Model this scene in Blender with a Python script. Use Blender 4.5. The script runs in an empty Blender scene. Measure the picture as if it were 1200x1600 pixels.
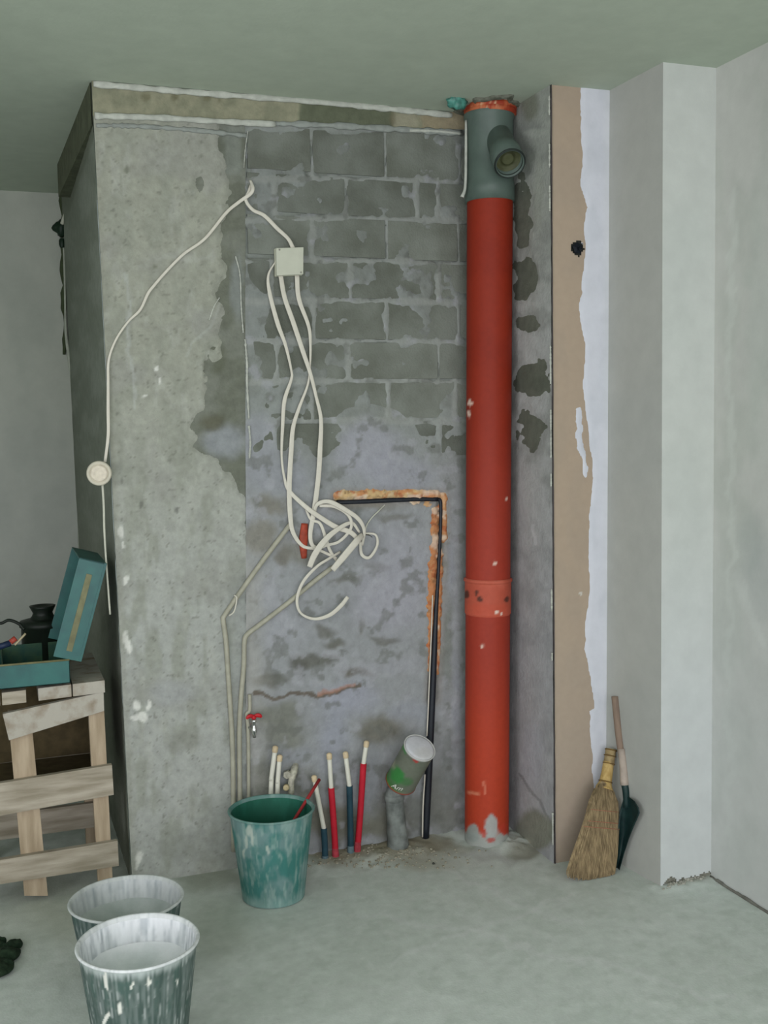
import bpy, bmesh, math, random
import numpy as np
from mathutils import Vector, Matrix

# ---------------------------------------------------------------- camera, light, exposure
SC = bpy.context.scene
COL = SC.collection
F, YAW, PITCH, ROLL, H = 1700.0, 0.344705, 0.080871, -0.017718, 1.515
def _basis():
    cy, sy, cp, sp, cr, sr = math.cos(YAW), math.sin(YAW), math.cos(PITCH), math.sin(PITCH), math.cos(ROLL), math.sin(ROLL)
    f = np.array([sy*cp, cy*cp, -sp]); r = np.array([cy, -sy, 0.0]); u = np.cross(r, f)
    return cr*r+sr*u, -sr*r+cr*u, f
CR, CU, CF = _basis()
cam_d = bpy.data.cameras.new('camera'); cam = bpy.data.objects.new('camera', cam_d); COL.objects.link(cam)
cam_d.sensor_fit = 'VERTICAL'; cam_d.sensor_height = 36.0; cam_d.lens = F*36/1600; cam_d.clip_start = 0.05
cam.matrix_world = Matrix(((CR[0], CU[0], -CF[0], 0), (CR[1], CU[1], -CF[1], 0), (CR[2], CU[2], -CF[2], H), (0, 0, 0, 1)))
SC.camera = cam

world = bpy.data.worlds.new('world'); SC.world = world; world.use_nodes = True
world.node_tree.nodes['Background'].inputs[0].default_value = (0.80, 0.95, 0.92, 1)
world.node_tree.nodes['Background'].inputs[1].default_value = 0.6

# overcast daylight entering through the large window of the wall behind the camera
WX0, WX1, WZ0, WZ1, WY = -1.9, 1.9, 0.35, 2.4, -1.6
SY0, SY1 = -1.1, 1.7                              # added unseen window in the left wall, for side light
LXW = -2.4
ld = bpy.data.lights.new('window_daylight', 'AREA'); ld.shape = 'RECTANGLE'; ld.size = WX1-WX0; ld.size_y = WZ1-WZ0
ld.energy = 198; ld.color = (0.965, 0.93, 1.0)
lo = bpy.data.objects.new('window_daylight', ld); COL.objects.link(lo)
lo.location = ((WX0+WX1)/2, WY-0.32, (WZ0+WZ1)/2); lo.rotation_euler = (math.radians(90), 0, 0)
ls = bpy.data.lights.new('side_fill', 'AREA'); ls.shape = 'RECTANGLE'; ls.size = SY1-SY0; ls.size_y = WZ1-WZ0  # added fill from the left, brightens the niche and left-facing walls
ls.energy = 114; ls.color = (0.965, 0.93, 1.0)
lso = bpy.data.objects.new('side_fill', ls); COL.objects.link(lso)
lso.location = (LXW-0.32, (SY0+SY1)/2, (WZ0+WZ1)/2); lso.rotation_euler = (math.radians(90), 0, math.radians(-90))

SC.view_settings.view_transform = 'Standard'; SC.view_settings.look = 'None'
SC.view_settings.gamma = 1.0; SC.view_settings.use_curve_mapping = False
SC.view_settings.exposure = -0.5

# ---------------------------------------------------------------- room measures
HC = 2.6
D1, D2, D3, DF = 3.602, 3.220, 2.922, 5.316     # block wall, plasterboard, pier, far wall of the recess

def at(x, y, ax, v):
    """world point seen at pixel (x, y) on the plane axis ax = v"""
    d = CF*F + CR*(x-600) - CU*(y-800)
    o = np.array([0, 0, H]); t = (v-o[ax])/d[ax]
    return o+t*d
def W(x, y, off=0.0):                            # on the block wall, off metres in front of it
    return at(x, y, 1, D1-off)
def proj(P):
    d = P-np.array([0, 0, H]); z = d@CF
    z = np.where(np.abs(z) < 1e-6, 1e-6, z)
    return 600+F*(d@CR)/z, 800-F*(d@CU)/z

# ---------------------------------------------------------------- numeric noise
def _hash(ix, iy, s):
    h = (ix.astype(np.int64)*374761393 + iy.astype(np.int64)*668265263 + s*2147483647) & 0xffffffff
    h = ((h ^ (h >> 13))*1274126177) & 0xffffffff
    return ((h ^ (h >> 16)) & 0xffff)/65535.0
def vn(x, y, s=0):
    ix, iy = np.floor(x), np.floor(y); fx, fy = x-ix, y-iy
    fx = fx*fx*(3-2*fx); fy = fy*fy*(3-2*fy)
    a, b, c, d = _hash(ix, iy, s), _hash(ix+1, iy, s), _hash(ix, iy+1, s), _hash(ix+1, iy+1, s)
    return (a*(1-fx)+b*fx)*(1-fy)+(c*(1-fx)+d*fx)*fy
def fbm(x, y, s=0, o=4):
    r = 0; a = 0.5; t = 0
    for k in range(o):
        r = r+a*vn(x*2**k, y*2**k, s+k*17); t += a; a *= 0.5
    return r/t                                   # 0..1
def sm(a, b, x):
    t = np.clip((x-a)/(b-a), 0, 1); return t*t*(3-2*t)
def lin(c):
    c = np.asarray(c, float)/255.0
    return np.where(c <= 0.04045, c/12.92, ((c+0.055)/1.055)**2.4)

# ---------------------------------------------------------------- materials
MATS = {}
def nodes(name):
    m = bpy.data.materials.new(name); m.use_nodes = True
    return m, m.node_tree, m.node_tree.nodes['Principled BSDF']
def mat(name, rgb, rough=0.6, var=0.12, scale=30.0, bump=0.0, bscale=80.0, metal=0.0, rgb2=None, stretch=(1, 1, 1), spec=0.3, contrast=(0.35, 0.65)):
    """plain or two-tone noisy material in object coordinates"""
    if name in MATS: return MATS[name]
    m, nt, b = nodes(name); N, L = nt.nodes, nt.links
    tc = N.new('ShaderNodeTexCoord'); mp = N.new('ShaderNodeMapping'); mp.inputs['Scale'].default_value = stretch
    L.new(tc.outputs['Object'], mp.inputs[0])
    no = N.new('ShaderNodeTexNoise'); no.inputs['Scale'].default_value = scale; no.inputs['Detail'].default_value = 6
    L.new(mp.outputs[0], no.inputs[0])
    cr = N.new('ShaderNodeValToRGB'); cr.color_ramp.elements[0].position = contrast[0]; cr.color_ramp.elements[1].position = contrast[1]
    c = lin(rgb); c2 = lin(rgb2) if rgb2 is not None else c*(1+var)
    c1 = c if rgb2 is not None else c*(1-var)
    cr.color_ramp.elements[0].color = (*c1, 1); cr.color_ramp.elements[1].color = (*np.clip(c2, 0, 1), 1)
    L.new(no.outputs[0], cr.inputs[0]); L.new(cr.outputs[0], b.inputs['Base Color'])
    b.inputs['Roughness'].default_value = rough; b.inputs['Metallic'].default_value = metal
    b.inputs['Specular IOR Level'].default_value = spec
    if bump:
        n2 = N.new('ShaderNodeTexNoise'); n2.inputs['Scale'].default_value = bscale; n2.inputs['Detail'].default_value = 5
        L.new(mp.outputs[0], n2.inputs[0])
        bp = N.new('ShaderNodeBump'); bp.inputs['Strength'].default_value = bump; bp.inputs['Distance'].default_value = 0.004
        L.new(n2.outputs[0], bp.inputs['Height']); L.new(bp.outputs[0], b.inputs['Normal'])
    MATS[name] = m; return m
def pmat(name, rough=0.9, var=0.10, scale=25.0, bump=0.25, bscale=90.0, stretch=(1, 1, 1), spec=0.15):
    """colour comes from the surface's own stains (attribute 'col') times procedural grain"""
    if name in MATS: return MATS[name]
    m, nt, b = nodes(name); N, L = nt.nodes, nt.links
    at_ = N.new('ShaderNodeAttribute'); at_.attribute_name = 'col'
    tc = N.new('ShaderNodeTexCoord'); mp = N.new('ShaderNodeMapping'); mp.inputs['Scale'].default_value = stretch
    L.new(tc.outputs['Object'], mp.inputs[0])
    no = N.new('ShaderNodeTexNoise'); no.inputs['Scale'].default_value = scale; no.inputs['Detail'].default_value = 7; no.inputs['Roughness'].default_value = 0.6
    L.new(mp.outputs[0], no.inputs[0])
    mr = N.new('ShaderNodeMapRange'); mr.inputs['From Min'].default_value = 0.3; mr.inputs['From Max'].default_value = 0.7
    mr.inputs['To Min'].default_value = 1-var; mr.inputs['To Max'].default_value = 1+var
    L.new(no.outputs[0], mr.inputs[0])
    vm = N.new('ShaderNodeVectorMath'); vm.operation = 'SCALE'
    L.new(at_.outputs['Color'], vm.inputs[0]); L.new(mr.outputs[0], vm.inputs['Scale'])
    L.new(vm.outputs[0], b.inputs['Base Color'])
    b.inputs['Roughness'].default_value = rough; b.inputs['Specular IOR Level'].default_value = spec
    n2 = N.new('ShaderNodeTexNoise'); n2.inputs['Scale'].default_value = bscale; n2.inputs['Detail'].default_value = 6
    L.new(mp.outputs[0], n2.inputs[0])
    bp = N.new('ShaderNodeBump'); bp.inputs['Strength'].default_value = bump; bp.inputs['Distance'].default_value = 0.004
    L.new(n2.outputs[0], bp.inputs['Height']); L.new(bp.outputs[0], b.inputs['Normal'])
    MATS[name] = m; return m

PLASTER = pmat('plaster_paint', var=0.045, scale=14, bump=0.12)
CONCRETE = pmat('rough_concrete', var=0.13, scale=38, bump=0.5, bscale=120)
MORTAR = pmat('mortar_smear', var=0.10, scale=30, bump=0.6, bscale=100)
FLOORM = pmat('screed', var=0.08, scale=22, bump=0.25, bscale=150)
PLASTIC = pmat('stained_plastic', var=0.06, scale=60, bump=0.06, rough=0.6, spec=0.25)

# ---------------------------------------------------------------- object helpers
def tag(o, label=None, cat=None, group=None, kind=None):
    if label: o['label'] = label
    if cat: o['category'] = cat
    if group: o['group'] = group
    if kind: o['kind'] = kind
    return o
def empty(name, loc, label, cat, group=None):
    o = bpy.data.objects.new(name, None); COL.objects.link(o); o.location = Vector(loc); o.empty_display_size = 0.05
    return tag(o, label, cat, group)
def link(name, me, m, parent=None, smooth=True):
    if m is not None: me.materials.append(m)
    if smooth:
        me.polygons.foreach_set('use_smooth', [True]*len(me.polygons))
    o = bpy.data.objects.new(name, me); COL.objects.link(o)
    if parent is not None:
        o.parent = parent
        pm = Matrix.Translation(parent.location) if parent.type == 'EMPTY' else Matrix.Identity(4)
        o.matrix_parent_inverse = pm.inverted()
    return o
def from_bm(name, bm, m, parent=None, smooth=False, bevel=0.0):
    if bevel:
        bmesh.ops.bevel(bm, geom=bm.edges[:], offset=bevel, segments=2, affect='EDGES', profile=0.7)
    bmesh.ops.recalc_face_normals(bm, faces=bm.faces[:])
    me = bpy.data.meshes.new(name); bm.to_mesh(me); bm.free()
    return link(name, me, m, parent, smooth)
def box_bm(x0, x1, y0, y1, z0, z1, bm=None):
    bm = bm or bmesh.new()
    bmesh.ops.create_cube(bm, size=1, matrix=Matrix.Translation(((x0+x1)/2, (y0+y1)/2, (z0+z1)/2)) @ Matrix.Diagonal((x1-x0, y1-y0, z1-z0, 1)))
    return bm
def hexa(front, back, bm=None):
    """solid between two quads (4 points each, same order)"""
    bm = bm or bmesh.new()
    a = [bm.verts.new(Vector(p)) for p in front]; b = [bm.verts.new(Vector(p)) for p in back]
    bm.faces.new(a); bm.faces.new(b[::-1])
    for i in range(4): bm.faces.new((a[i], a[(i+1) % 4], b[(i+1) % 4], b[i]))
    return bm
def catmull(P, n=8):
    P = [np.array(p, float) for p in P]; Q = [2*P[0]-P[1]]+P+[2*P[-1]-P[-2]]; out = []
    for i in range(1, len(Q)-2):
        p0, p1, p2, p3 = Q[i-1:i+3]
        for k in range(n):
            t = k/n
            out.append(0.5*((2*p1)+(-p0+p2)*t+(2*p0-5*p1+4*p2-p3)*t*t+(-p0+3*p1-3*p2+p3)*t**3))
    out.append(P[-1]); return np.array(out)
def sweep(pts, ra, rb=None, seg=8, side=None, square=False):
    """mesh data of a tube: half width ra across (in the plane normal to 'side'), half thickness rb along side"""
    n = len(pts); ra = np.broadcast_to(ra, n); rb = ra if rb is None else np.broadcast_to(rb, n)
    side = np.array([0, -1, 0.0]) if side is None else np.array(side, float)
    V = []; Fc = []
    for i in range(n):
        t = pts[min(i+1, n-1)]-pts[max(i-1, 0)]; t = t/max(np.linalg.norm(t), 1e-9)
        s = side
        if abs(t@s) > 0.95: s = np.array([1.0, 0, 0])
        b = np.cross(t, s); b /= np.linalg.norm(b); c = np.cross(b, t)
        for k in range(seg):
            a = 2*math.pi*k/seg
            ca, sa = math.cos(a), math.sin(a)
            if square: ca = math.copysign(abs(ca)**0.4, ca); sa = math.copysign(abs(sa)**0.4, sa)
            V.append(pts[i]+b*ra[i]*ca+c*rb[i]*sa)
    for i in range(n-1):
        for k in range(seg):
            k2 = (k+1) % seg
            Fc.append((i*seg+k, i*seg+k2, (i+1)*seg+k2, (i+1)*seg+k))
    Fc.append(tuple(range(seg))[::-1]); Fc.append(tuple((n-1)*seg+k for k in range(seg)))
    return V, Fc
def tube(name, P, ra, rb=None, m=None, parent=None, seg=8, smooth_n=6, side=None, square=False):
    pts = catmull(P, smooth_n) if smooth_n > 1 and len(P) > 2 else np.array(P, float)
    if not np.isscalar(ra) and len(ra) == len(P) and len(pts) != len(P):
        ra = np.interp(np.linspace(0, len(P)-1, len(pts)), range(len(P)), ra)
    V, Fc = sweep(pts, ra, rb, seg, side, square)
    me = bpy.data.meshes.new(name); me.from_pydata([tuple(v) for v in V], [], Fc); me.update()
    return link(name, me, m, parent, True)
def lathe(name, prof, org, axis=(0, 0, 1), seg=48, m=None, parent=None, colfn=None, radfn=None, smooth=True, close=False):
    """prof: list of (radius, height) from bottom up"""
    ax = Vector(axis).normalized(); q = Vector((0, 0, 1)).rotation_difference(ax)
    V = []; Fc = []; n = len(prof)
    for i, (r, h) in enumerate(prof):
        for k in range(seg):
            a = 2*math.pi*k/seg; rr = r*(radfn(a, h) if radfn else 1)
            V.append(Vector(org)+q @ Vector((rr*math.cos(a), rr*math.sin(a), h)))
    for i in range(n-1):
        for k in range(seg):
            k2 = (k+1) % seg; Fc.append((i*seg+k, i*seg+k2, (i+1)*seg+k2, (i+1)*seg+k))
    if prof[0][0] > 1e-6 and close: Fc.append(tuple(range(seg))[::-1])
    if prof[-1][0] > 1e-6 and close: Fc.append(tuple((n-1)*seg+k for k in range(seg)))
    me = bpy.data.meshes.new(name); me.from_pydata([tuple(v) for v in V], [], Fc); me.update()
    if colfn: paint_mesh(me, colfn)
    return link(name, me, m, parent, smooth)
def paint_mesh(me, colfn):
    n = len(me.vertices); co = np.empty(n*3); me.vertices.foreach_get('co', co); co = co.reshape(-1, 3)
    px, py = proj(co); c = colfn(px, py, co)
    a = me.color_attributes.new('col', 'FLOAT_COLOR', 'POINT')
    a.data.foreach_set('color', np.concatenate([np.clip(c, 0, 1), np.ones((n, 1))], 1).astype(np.float32).ravel())

def surf(name, quad, step, m, colfn, hfn=None, mask=None, base=0.0, parent=None, flip=False, kind=None):
    """gridded wall surface between corners (bottom-left, bottom-right, top-right, top-left), relief hfn, holes where mask<0"""
    A, B, C_, D_ = [np.array(q, float) for q in quad]
    nu = max(2, int(np.linalg.norm(B-A)/step)+1); nv = max(2, int(np.linalg.norm(D_-A)/step)+1)
    u, v = np.meshgrid(np.linspace(0, 1, nu), np.linspace(0, 1, nv))
    u = u.ravel()[:, None]; v = v.ravel()[:, None]
    P = (A*(1-u)+B*u)*(1-v)+(D_*(1-u)+C_*u)*v
    nrm = np.cross(B-A, D_-A); nrm /= np.linalg.norm(nrm)
    if flip: nrm = -nrm
    px, py = proj(P)
    h = np.full(len(P), base, float)
    if hfn is not None: h = h+hfn(px, py, P)
    mk = mask(px, py, P) if mask is not None else None
    P2 = P+nrm*h[:, None]
    idx = np.arange(nu*nv).reshape(nv, nu)
    q = np.stack([idx[:-1, :-1], idx[:-1, 1:], idx[1:, 1:], idx[1:, :-1]], -1).reshape(-1, 4)
    if mk is not None:
        keep = (mk[q] > 0).sum(1) >= 3; q = q[keep]
    used = np.unique(q); remap = -np.ones(nu*nv, int); remap[used] = np.arange(len(used)); q = remap[q]
    if flip: q = q[:, ::-1]
    me = bpy.data.meshes.new(name); me.from_pydata(P2[used].tolist(), [], q.tolist()); me.update()
    c = colfn(px[used], py[used], P[used])
    a = me.color_attributes.new('col', 'FLOAT_COLOR', 'POINT')
    a.data.foreach_set('color', np.concatenate([np.clip(c, 0, 1), np.ones((len(used), 1))], 1).astype(np.float32).ravel())
    o = link(name, me, m, parent)
    if kind: o['kind'] = kind
    return o
class Paint:
    def __init__(s, px, py, rgb, warp=10, ws=0.03, seed=1):
        s.px, s.py = px, py; s.c = np.tile(lin(rgb), (len(px), 1))
        s.wx = px+(fbm(px*ws, py*ws, seed)-0.5)*2*warp; s.wy = py+(fbm(px*ws, py*ws, seed+50)-0.5)*2*warp
    def mix(s, k, rgb):
        k = np.clip(k, 0, 1)[:, None]; s.c = s.c*(1-k)+lin(rgb)*k; return s
    def blob(s, cx, cy, rx, ry, rgb, a=1.0, soft=0.5):
        d = np.hypot((s.wx-cx)/rx, (s.wy-cy)/ry); return s.mix(a*(1-sm(1-soft, 1+soft*0.4, d)), rgb)
    def rect(s, x0, x1, y0, y1, rgb, a=1.0, e=4):
        k = sm(x0-e, x0+e, s.wx)*(1-sm(x1-e, x1+e, s.wx))*sm(y0-e, y0+e, s.wy)*(1-sm(y1-e, y1+e, s.wy)); return s.mix(a*k, rgb)
    def line(s, P, w, rgb, a=1.0):
        d = polydist(s.wx, s.wy, P); return s.mix(a*(1-sm(w*0.5, w, d)), rgb)
    def noise(s, sc, lo, hi, rgb, a=1.0, seed=7, sx=1.0):
        k = sm(lo, hi, fbm(s.px*sc*sx, s.py*sc, seed)); return s.mix(a*k, rgb)
def polydist(x, y, P):
    d = np.full(len(x), 1e9)
    for (x0, y0), (x1, y1) in zip(P[:-1], P[1:]):
        dx, dy = x1-x0, y1-y0; t = np.clip(((x-x0)*dx+(y-y0)*dy)/(dx*dx+dy*dy+1e-9), 0, 1)
        d = np.minimum(d, np.hypot(x-x0-t*dx, y-y0-t*dy))
    return d
def corner(xt, yt, xb, yb, Y):                    # vertical edge of the building as the photo shows it
    t = at(xt, yt, 1, Y); b = at(xb, yb, 1, Y)
    return np.array([b[0], Y, 0.0]), np.array([t[0], Y, HC])

# ---------------------------------------------------------------- the building
PLb, PLt = corner(143, 127, 206, 1372, D1)            # left edge of the concrete pillar
JB, JT = corner(384, 205, 384, 1340, D1)              # joint pillar / block wall
JT[0] = at(384, 205, 1, D1)[0]; JB[0] = at(384, 1340, 1, D1)[0]
NBb, NBt = corner(861, 137, 867, 1345, D2)            # raw edge of the plasterboard
NB0b, NB0t = NBb.copy(), NBt.copy(); NB0b[1] = NB0t[1] = D1   # hidden corner behind the pipe
INb, INt = corner(952, 139, 946, 1352, D2)            # inner corner board / grey return
PRb, PRt = corner(1036, 100, 1032, 1388, D3)          # outer corner of the white pier
QRb, QRt = corner(1119, 105, 1111, 1364, D3)          # pier / right wall
INf_b, INf_t = INb.copy(), INt.copy()
RX = (QRb[0]+QRt[0])/2
def z_of(px, py, Y=D1): return at(px, py, 1, Y)[2]

# ---- block wall: recessed mortar core, each block its own piece, mortar smeared over it
def core_col(px, py, P):
    p = Paint(px, py, (128, 134, 128)); p.noise(0.02, .45, .7, (108, 114, 104), .6); return p.c
JLb, JLt = JB.copy(), JT.copy(); 
wall_back = surf('wall_back', (PLb, NB0b, NB0t, PLt), 0.02, MORTAR, core_col, base=-0.007, kind='structure')

rows_px = [198, 279, 342, 407, 470, 533, 595, 657, 718, 780]
rows_z = [z_of(604, y) for y in rows_px]
joints = {0: [385, 487, 602, 718], 1: [385, 430, 541, 652, 684], 2: [385, 488, 604, 716], 3: [385, 424, 547, 686],
          4: [385, 490, 604, 716], 5: [385, 432, 545, 685], 6: [385, 488, 607, 712], 7: [385, 430, 540, 688], 8: [385, 487, 604, 716]}
BLK = mat('block_concrete', (100, 104, 95), rough=0.95, rgb2=(119, 124, 116), scale=9, bump=0.6, bscale=140, spec=0.1)
nt = BLK.node_tree; b_ = nt.nodes['Principled BSDF']
oi = nt.nodes.new('ShaderNodeObjectInfo'); mrr = nt.nodes.new('ShaderNodeMapRange'); mrr.inputs['To Min'].default_value = 0.86; mrr.inputs['To Max'].default_value = 1.12
nt.links.new(oi.outputs['Random'], mrr.inputs[0]); vmm = nt.nodes.new('ShaderNodeVectorMath'); vmm.operation = 'SCALE'
src = b_.inputs['Base Color'].links[0].from_socket; nt.links.new(src, vmm.inputs[0]); nt.links.new(mrr.outputs[0], vmm.inputs['Scale']); nt.links.new(vmm.outputs[0], b_.inputs['Base Color'])
rnd = random.Random(4)
JW = 0.006
for r in range(len(rows_z)-1):
    zt, zb = rows_z[r]-JW, rows_z[r+1]+JW
    ym = (rows_px[r]+rows_px[r+1])/2
    xs = [at(x, ym, 1, D1)[0] for x in joints[r]]+[NB0b[0]]
    xs[0] -= 0.0
    for i in range(len(xs)-1):
        a, b = xs[i]+JW*0.7, xs[i+1]-JW*0.7
        if b-a < 0.02: continue
        y0 = D1+rnd.uniform(-0.0015, 0.0015)
        bm = box_bm(a, b, y0, D1+0.10, zb, zt)
        for v in bm.verts: v.co.x += rnd.uniform(-.0015, .0015); v.co.z += rnd.uniform(-.0015, .0015)
        from_bm('concrete_block', bm, BLK, wall_back, bevel=0.0025)

hj = [((385, y+2), (470, y), (604, y), (790, y+6)) for y in rows_px]
def joint_d(px, py):
    """signed closeness to a joint, in pixels"""
    d = np.full(len(px), 1e9)
    for P in hj: d = np.minimum(d, polydist(px, py, P))
    for r, xs in joints.items():
        for x in xs[1:]:
            d = np.minimum(d, polydist(px, py, [(x, rows_px[r]), (x, rows_px[r+1])]))
    return d
def groove(px, py):
    return polydist(px, py, [(528, 777), (688, 777), (686, 880), (678, 1030), (675, 1090)])
def coat_field(px, py):
    n1 = fbm(px*0.03, py*0.03, 11); n2 = fbm(px*0.11, py*0.11, 21)
    low = (py-690+(n1-.5)*70)/40                               # mortar skin over everything below
    low = np.maximum(low, 1.2-np.hypot((px-575-(n1-.5)*30)/62, (py-720)/68)*1.0)
    left = (412-px+(n1-.5)*60)/30-3*(1-sm(330, 480, py))
    left = np.maximum(left, 1-np.hypot((px-417)/14, (py-305)/45))
    j = joint_d(px+(n1-.5)*10, py+(n2-.5)*8)
    jm = (3.4+(n1-.5)*18+(n2-.5)*4-j)/4
    top = (206+(n1-.5)*22-py)/12
    sme = (n1-.66)*9+(n2-.5)*1.5                              # loose smears
    f = np.maximum.reduce([low, left, jm, top, sme])
    g = groove(px, py); f = np.where((py > 740), np.minimum(f, (g-6.5-(n2-.5)*6)/3), f)
    return f, n1, n2
def coat_h(px, py, P):
    f, n1, n2 = coat_field(px, py)
    thick = 0.0022+0.004*sm(690, 800, py)
    return np.where(f > 0, thick*sm(0, 1.0, f)*(0.4+n2*0.9)+.0009*sm(0, .4, f)+(n1-.5)*0.004*sm(700, 800, py)*sm(0, .5, f), np.maximum(f, -1)*.006)-.0002
def coat_mask(px, py, P): return coat_field(px, py)[0]+1.0
def coat_col(px, py, P):
    p = Paint(px, py, (131, 138, 134), warp=14, ws=0.035)
    p.noise(0.018, .45, .65, (118, 124, 118), .7, 5)
    p.mix((1-sm(640,700,py))*(1-sm(3,8,joint_d(px,py)))*.6, (146, 152, 146))
    p.mix(sm(640, 800, py)*0.8, (141, 146, 148))
    p.blob(575, 705, 55, 55, (146, 150, 156), .9)
    p.blob(620, 740, 60, 45, (143, 147, 154), .8)
    p.blob(400, 690, 40, 50, (140, 145, 150), .7)
    p.blob(430, 740, 60, 30, (136, 141, 146), .7)
    for b in [(420, 790, 30, 22, (116, 116, 106)), (405, 840, 26, 30, (122, 122, 112)), (470, 860, 40, 30, (118, 120, 112)), (560, 790, 60, 12, (118, 118, 110)),
              (540, 905, 26, 9, (104, 106, 100)), (505, 985, 20, 12, (104, 106, 100)), (520, 1005, 22, 9, (98, 100, 92)), (490, 1030, 40, 10, (94, 96, 88)), (470, 1036, 20, 8, (90, 92, 86)),
              (570, 980, 8, 16, (106, 108, 102)), (600, 997, 20, 7, (102, 104, 98)), (613, 808, 30, 9, (108, 110, 104)), (585, 885, 26, 10, (106, 108, 102)),
              (440, 870, 14, 26, (112, 112, 104)), (700, 1000, 12, 80, (118, 124, 118)), (420, 1065, 40, 9, (96, 98, 90)), (560, 1052, 26, 9, (98, 96, 88)),
              (430, 1115, 50, 24, (112, 116, 106)), (440, 1150, 40, 30, (114, 118, 108)), (592, 1140, 36, 26, (106, 106, 94)), (520, 1285, 80, 30, (104, 104, 90)), (400, 1290, 30, 60, (106, 108, 96)), (690, 1240, 30, 50, (108, 112, 106)), (600, 1250, 24, 50, (112, 114, 108)), (410, 1215, 20, 45, (98, 102, 92)),
              (640, 1270, 60, 40, (108, 112, 106)), (560, 1290, 90, 25, (112, 114, 102)), (470, 1240, 30, 50, (112, 114, 106)), (700, 1280, 30, 40, (110, 114, 108)),
              (700, 1200, 16, 60, (120, 126, 124))]:
        p.blob(*b, .85, .6)
    for b in [(620, 900, 60, 90, (148, 151, 158)), (600, 940, 70, 50, (148, 151, 157)), (440, 985, 40, 40, (146, 151, 155)), (620, 1040, 50, 14, (146, 150, 154)),
              (410, 930, 18, 30, (144, 149, 154)), (545, 1090, 50, 30, (148, 153, 164)), (520, 1150, 30, 60, (142, 148, 158)), (640, 1110, 40, 20, (140, 146, 152)),
              (580, 1220, 30, 50, (132, 138, 142)), (715, 1100, 12, 90, (138, 144, 150)), (707, 880, 10, 50, (138, 144, 150)), (460, 1180, 30, 20, (136, 142, 146))]:
        p.blob(*b, .7, .7)
    p.noise(0.05, .62, .72, (100, 104, 98), .55, 33)
    p.noise(0.045, .64, .74, (152, 156, 160), .5, 63)
    p.mix((1-sm(385, 430, p.wx))*sm(830, 900, py)*.5, (158, 160, 152))
    # cracked ledge of old render with brick dust
    p.line([(395, 1085), (470, 1084), (560, 1075)], 4, (96, 90, 80), .9); p.line([(500, 1078), (552, 1072)], 4, (160, 120, 100), .6)
    p.mix((1-sm(5, 20, groove(px, py)))*sm(750, 765, py)*.5, (120, 112, 100))
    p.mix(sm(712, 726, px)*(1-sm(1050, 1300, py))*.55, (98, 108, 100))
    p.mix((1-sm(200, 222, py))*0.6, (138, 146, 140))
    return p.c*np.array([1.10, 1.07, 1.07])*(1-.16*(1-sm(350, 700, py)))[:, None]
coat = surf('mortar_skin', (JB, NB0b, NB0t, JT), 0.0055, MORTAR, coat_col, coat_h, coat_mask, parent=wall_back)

# ---- concrete pillar left of the blocks: dark cement strip with a paler ragged skin
RAG = [(205, 342), (235, 338), (262, 352), (300, 358), (330, 352), (360, 343), (395, 348), (420, 352), (440, 343), (462, 332), (485, 346), (520, 340), (558, 350),
       (575, 328), (600, 320), (640, 314), (655, 300), (700, 304), (712, 328), (730, 350), (760, 374), (800, 388), (1400, 390)]
def rag_x(py): return np.interp(py, [a for a, b in RAG], [b for a, b in RAG])
def strip_col(px, py, P):
    p = Paint(px, py, (106, 110, 98), warp=8); p.noise(0.04, .4, .65, (122, 126, 116), .7, 3)
    p.rect(345, 378, 200, 270, (124, 130, 122), .7); p.blob(350, 690, 40, 30, (140, 145, 147), .9); p.blob(330, 660, 22, 16, (92, 92, 76), .8)
    p.blob(338, 560, 14, 30, (88, 92, 76), .6); p.blob(345, 240, 10, 40, (92, 96, 84), .7); p.blob(370, 450, 12, 60, (134, 140, 138), .6)
    return p.c
SLb = PLb.copy(); SLb[0] += (JB[0]-PLb[0])*0.5; SLt = PLt.copy(); SLt[0] += (JT[0]-PLt[0])*0.5
pil_strip = surf('cement_strip', (SLb, JB+[.002, 0, 0], JT+[.002, 0, 0], SLt), 0.008, CONCRETE, strip_col, lambda px, py, P: 0.002*fbm(px*.08, py*.08, 4), base=0.0, parent=wall_back)
def skin_mask(px, py, P):
    n = (fbm(px*.06, py*.06, 9)-.5)*22
    m = (rag_x(py)+n-px)
    m = np.minimum(m, (np.hypot((px-312)/7, (py-288)/16)-1)*9+(fbm(px*.2, py*.2, 5)-.5)*6)
    m = np.where((px > 318) & (px < 352) & (py > 540) & (py < 600), np.minimum(m, 14*(fbm(px*.09, py*.09, 2)-.38)*4), m)
    return m
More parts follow.
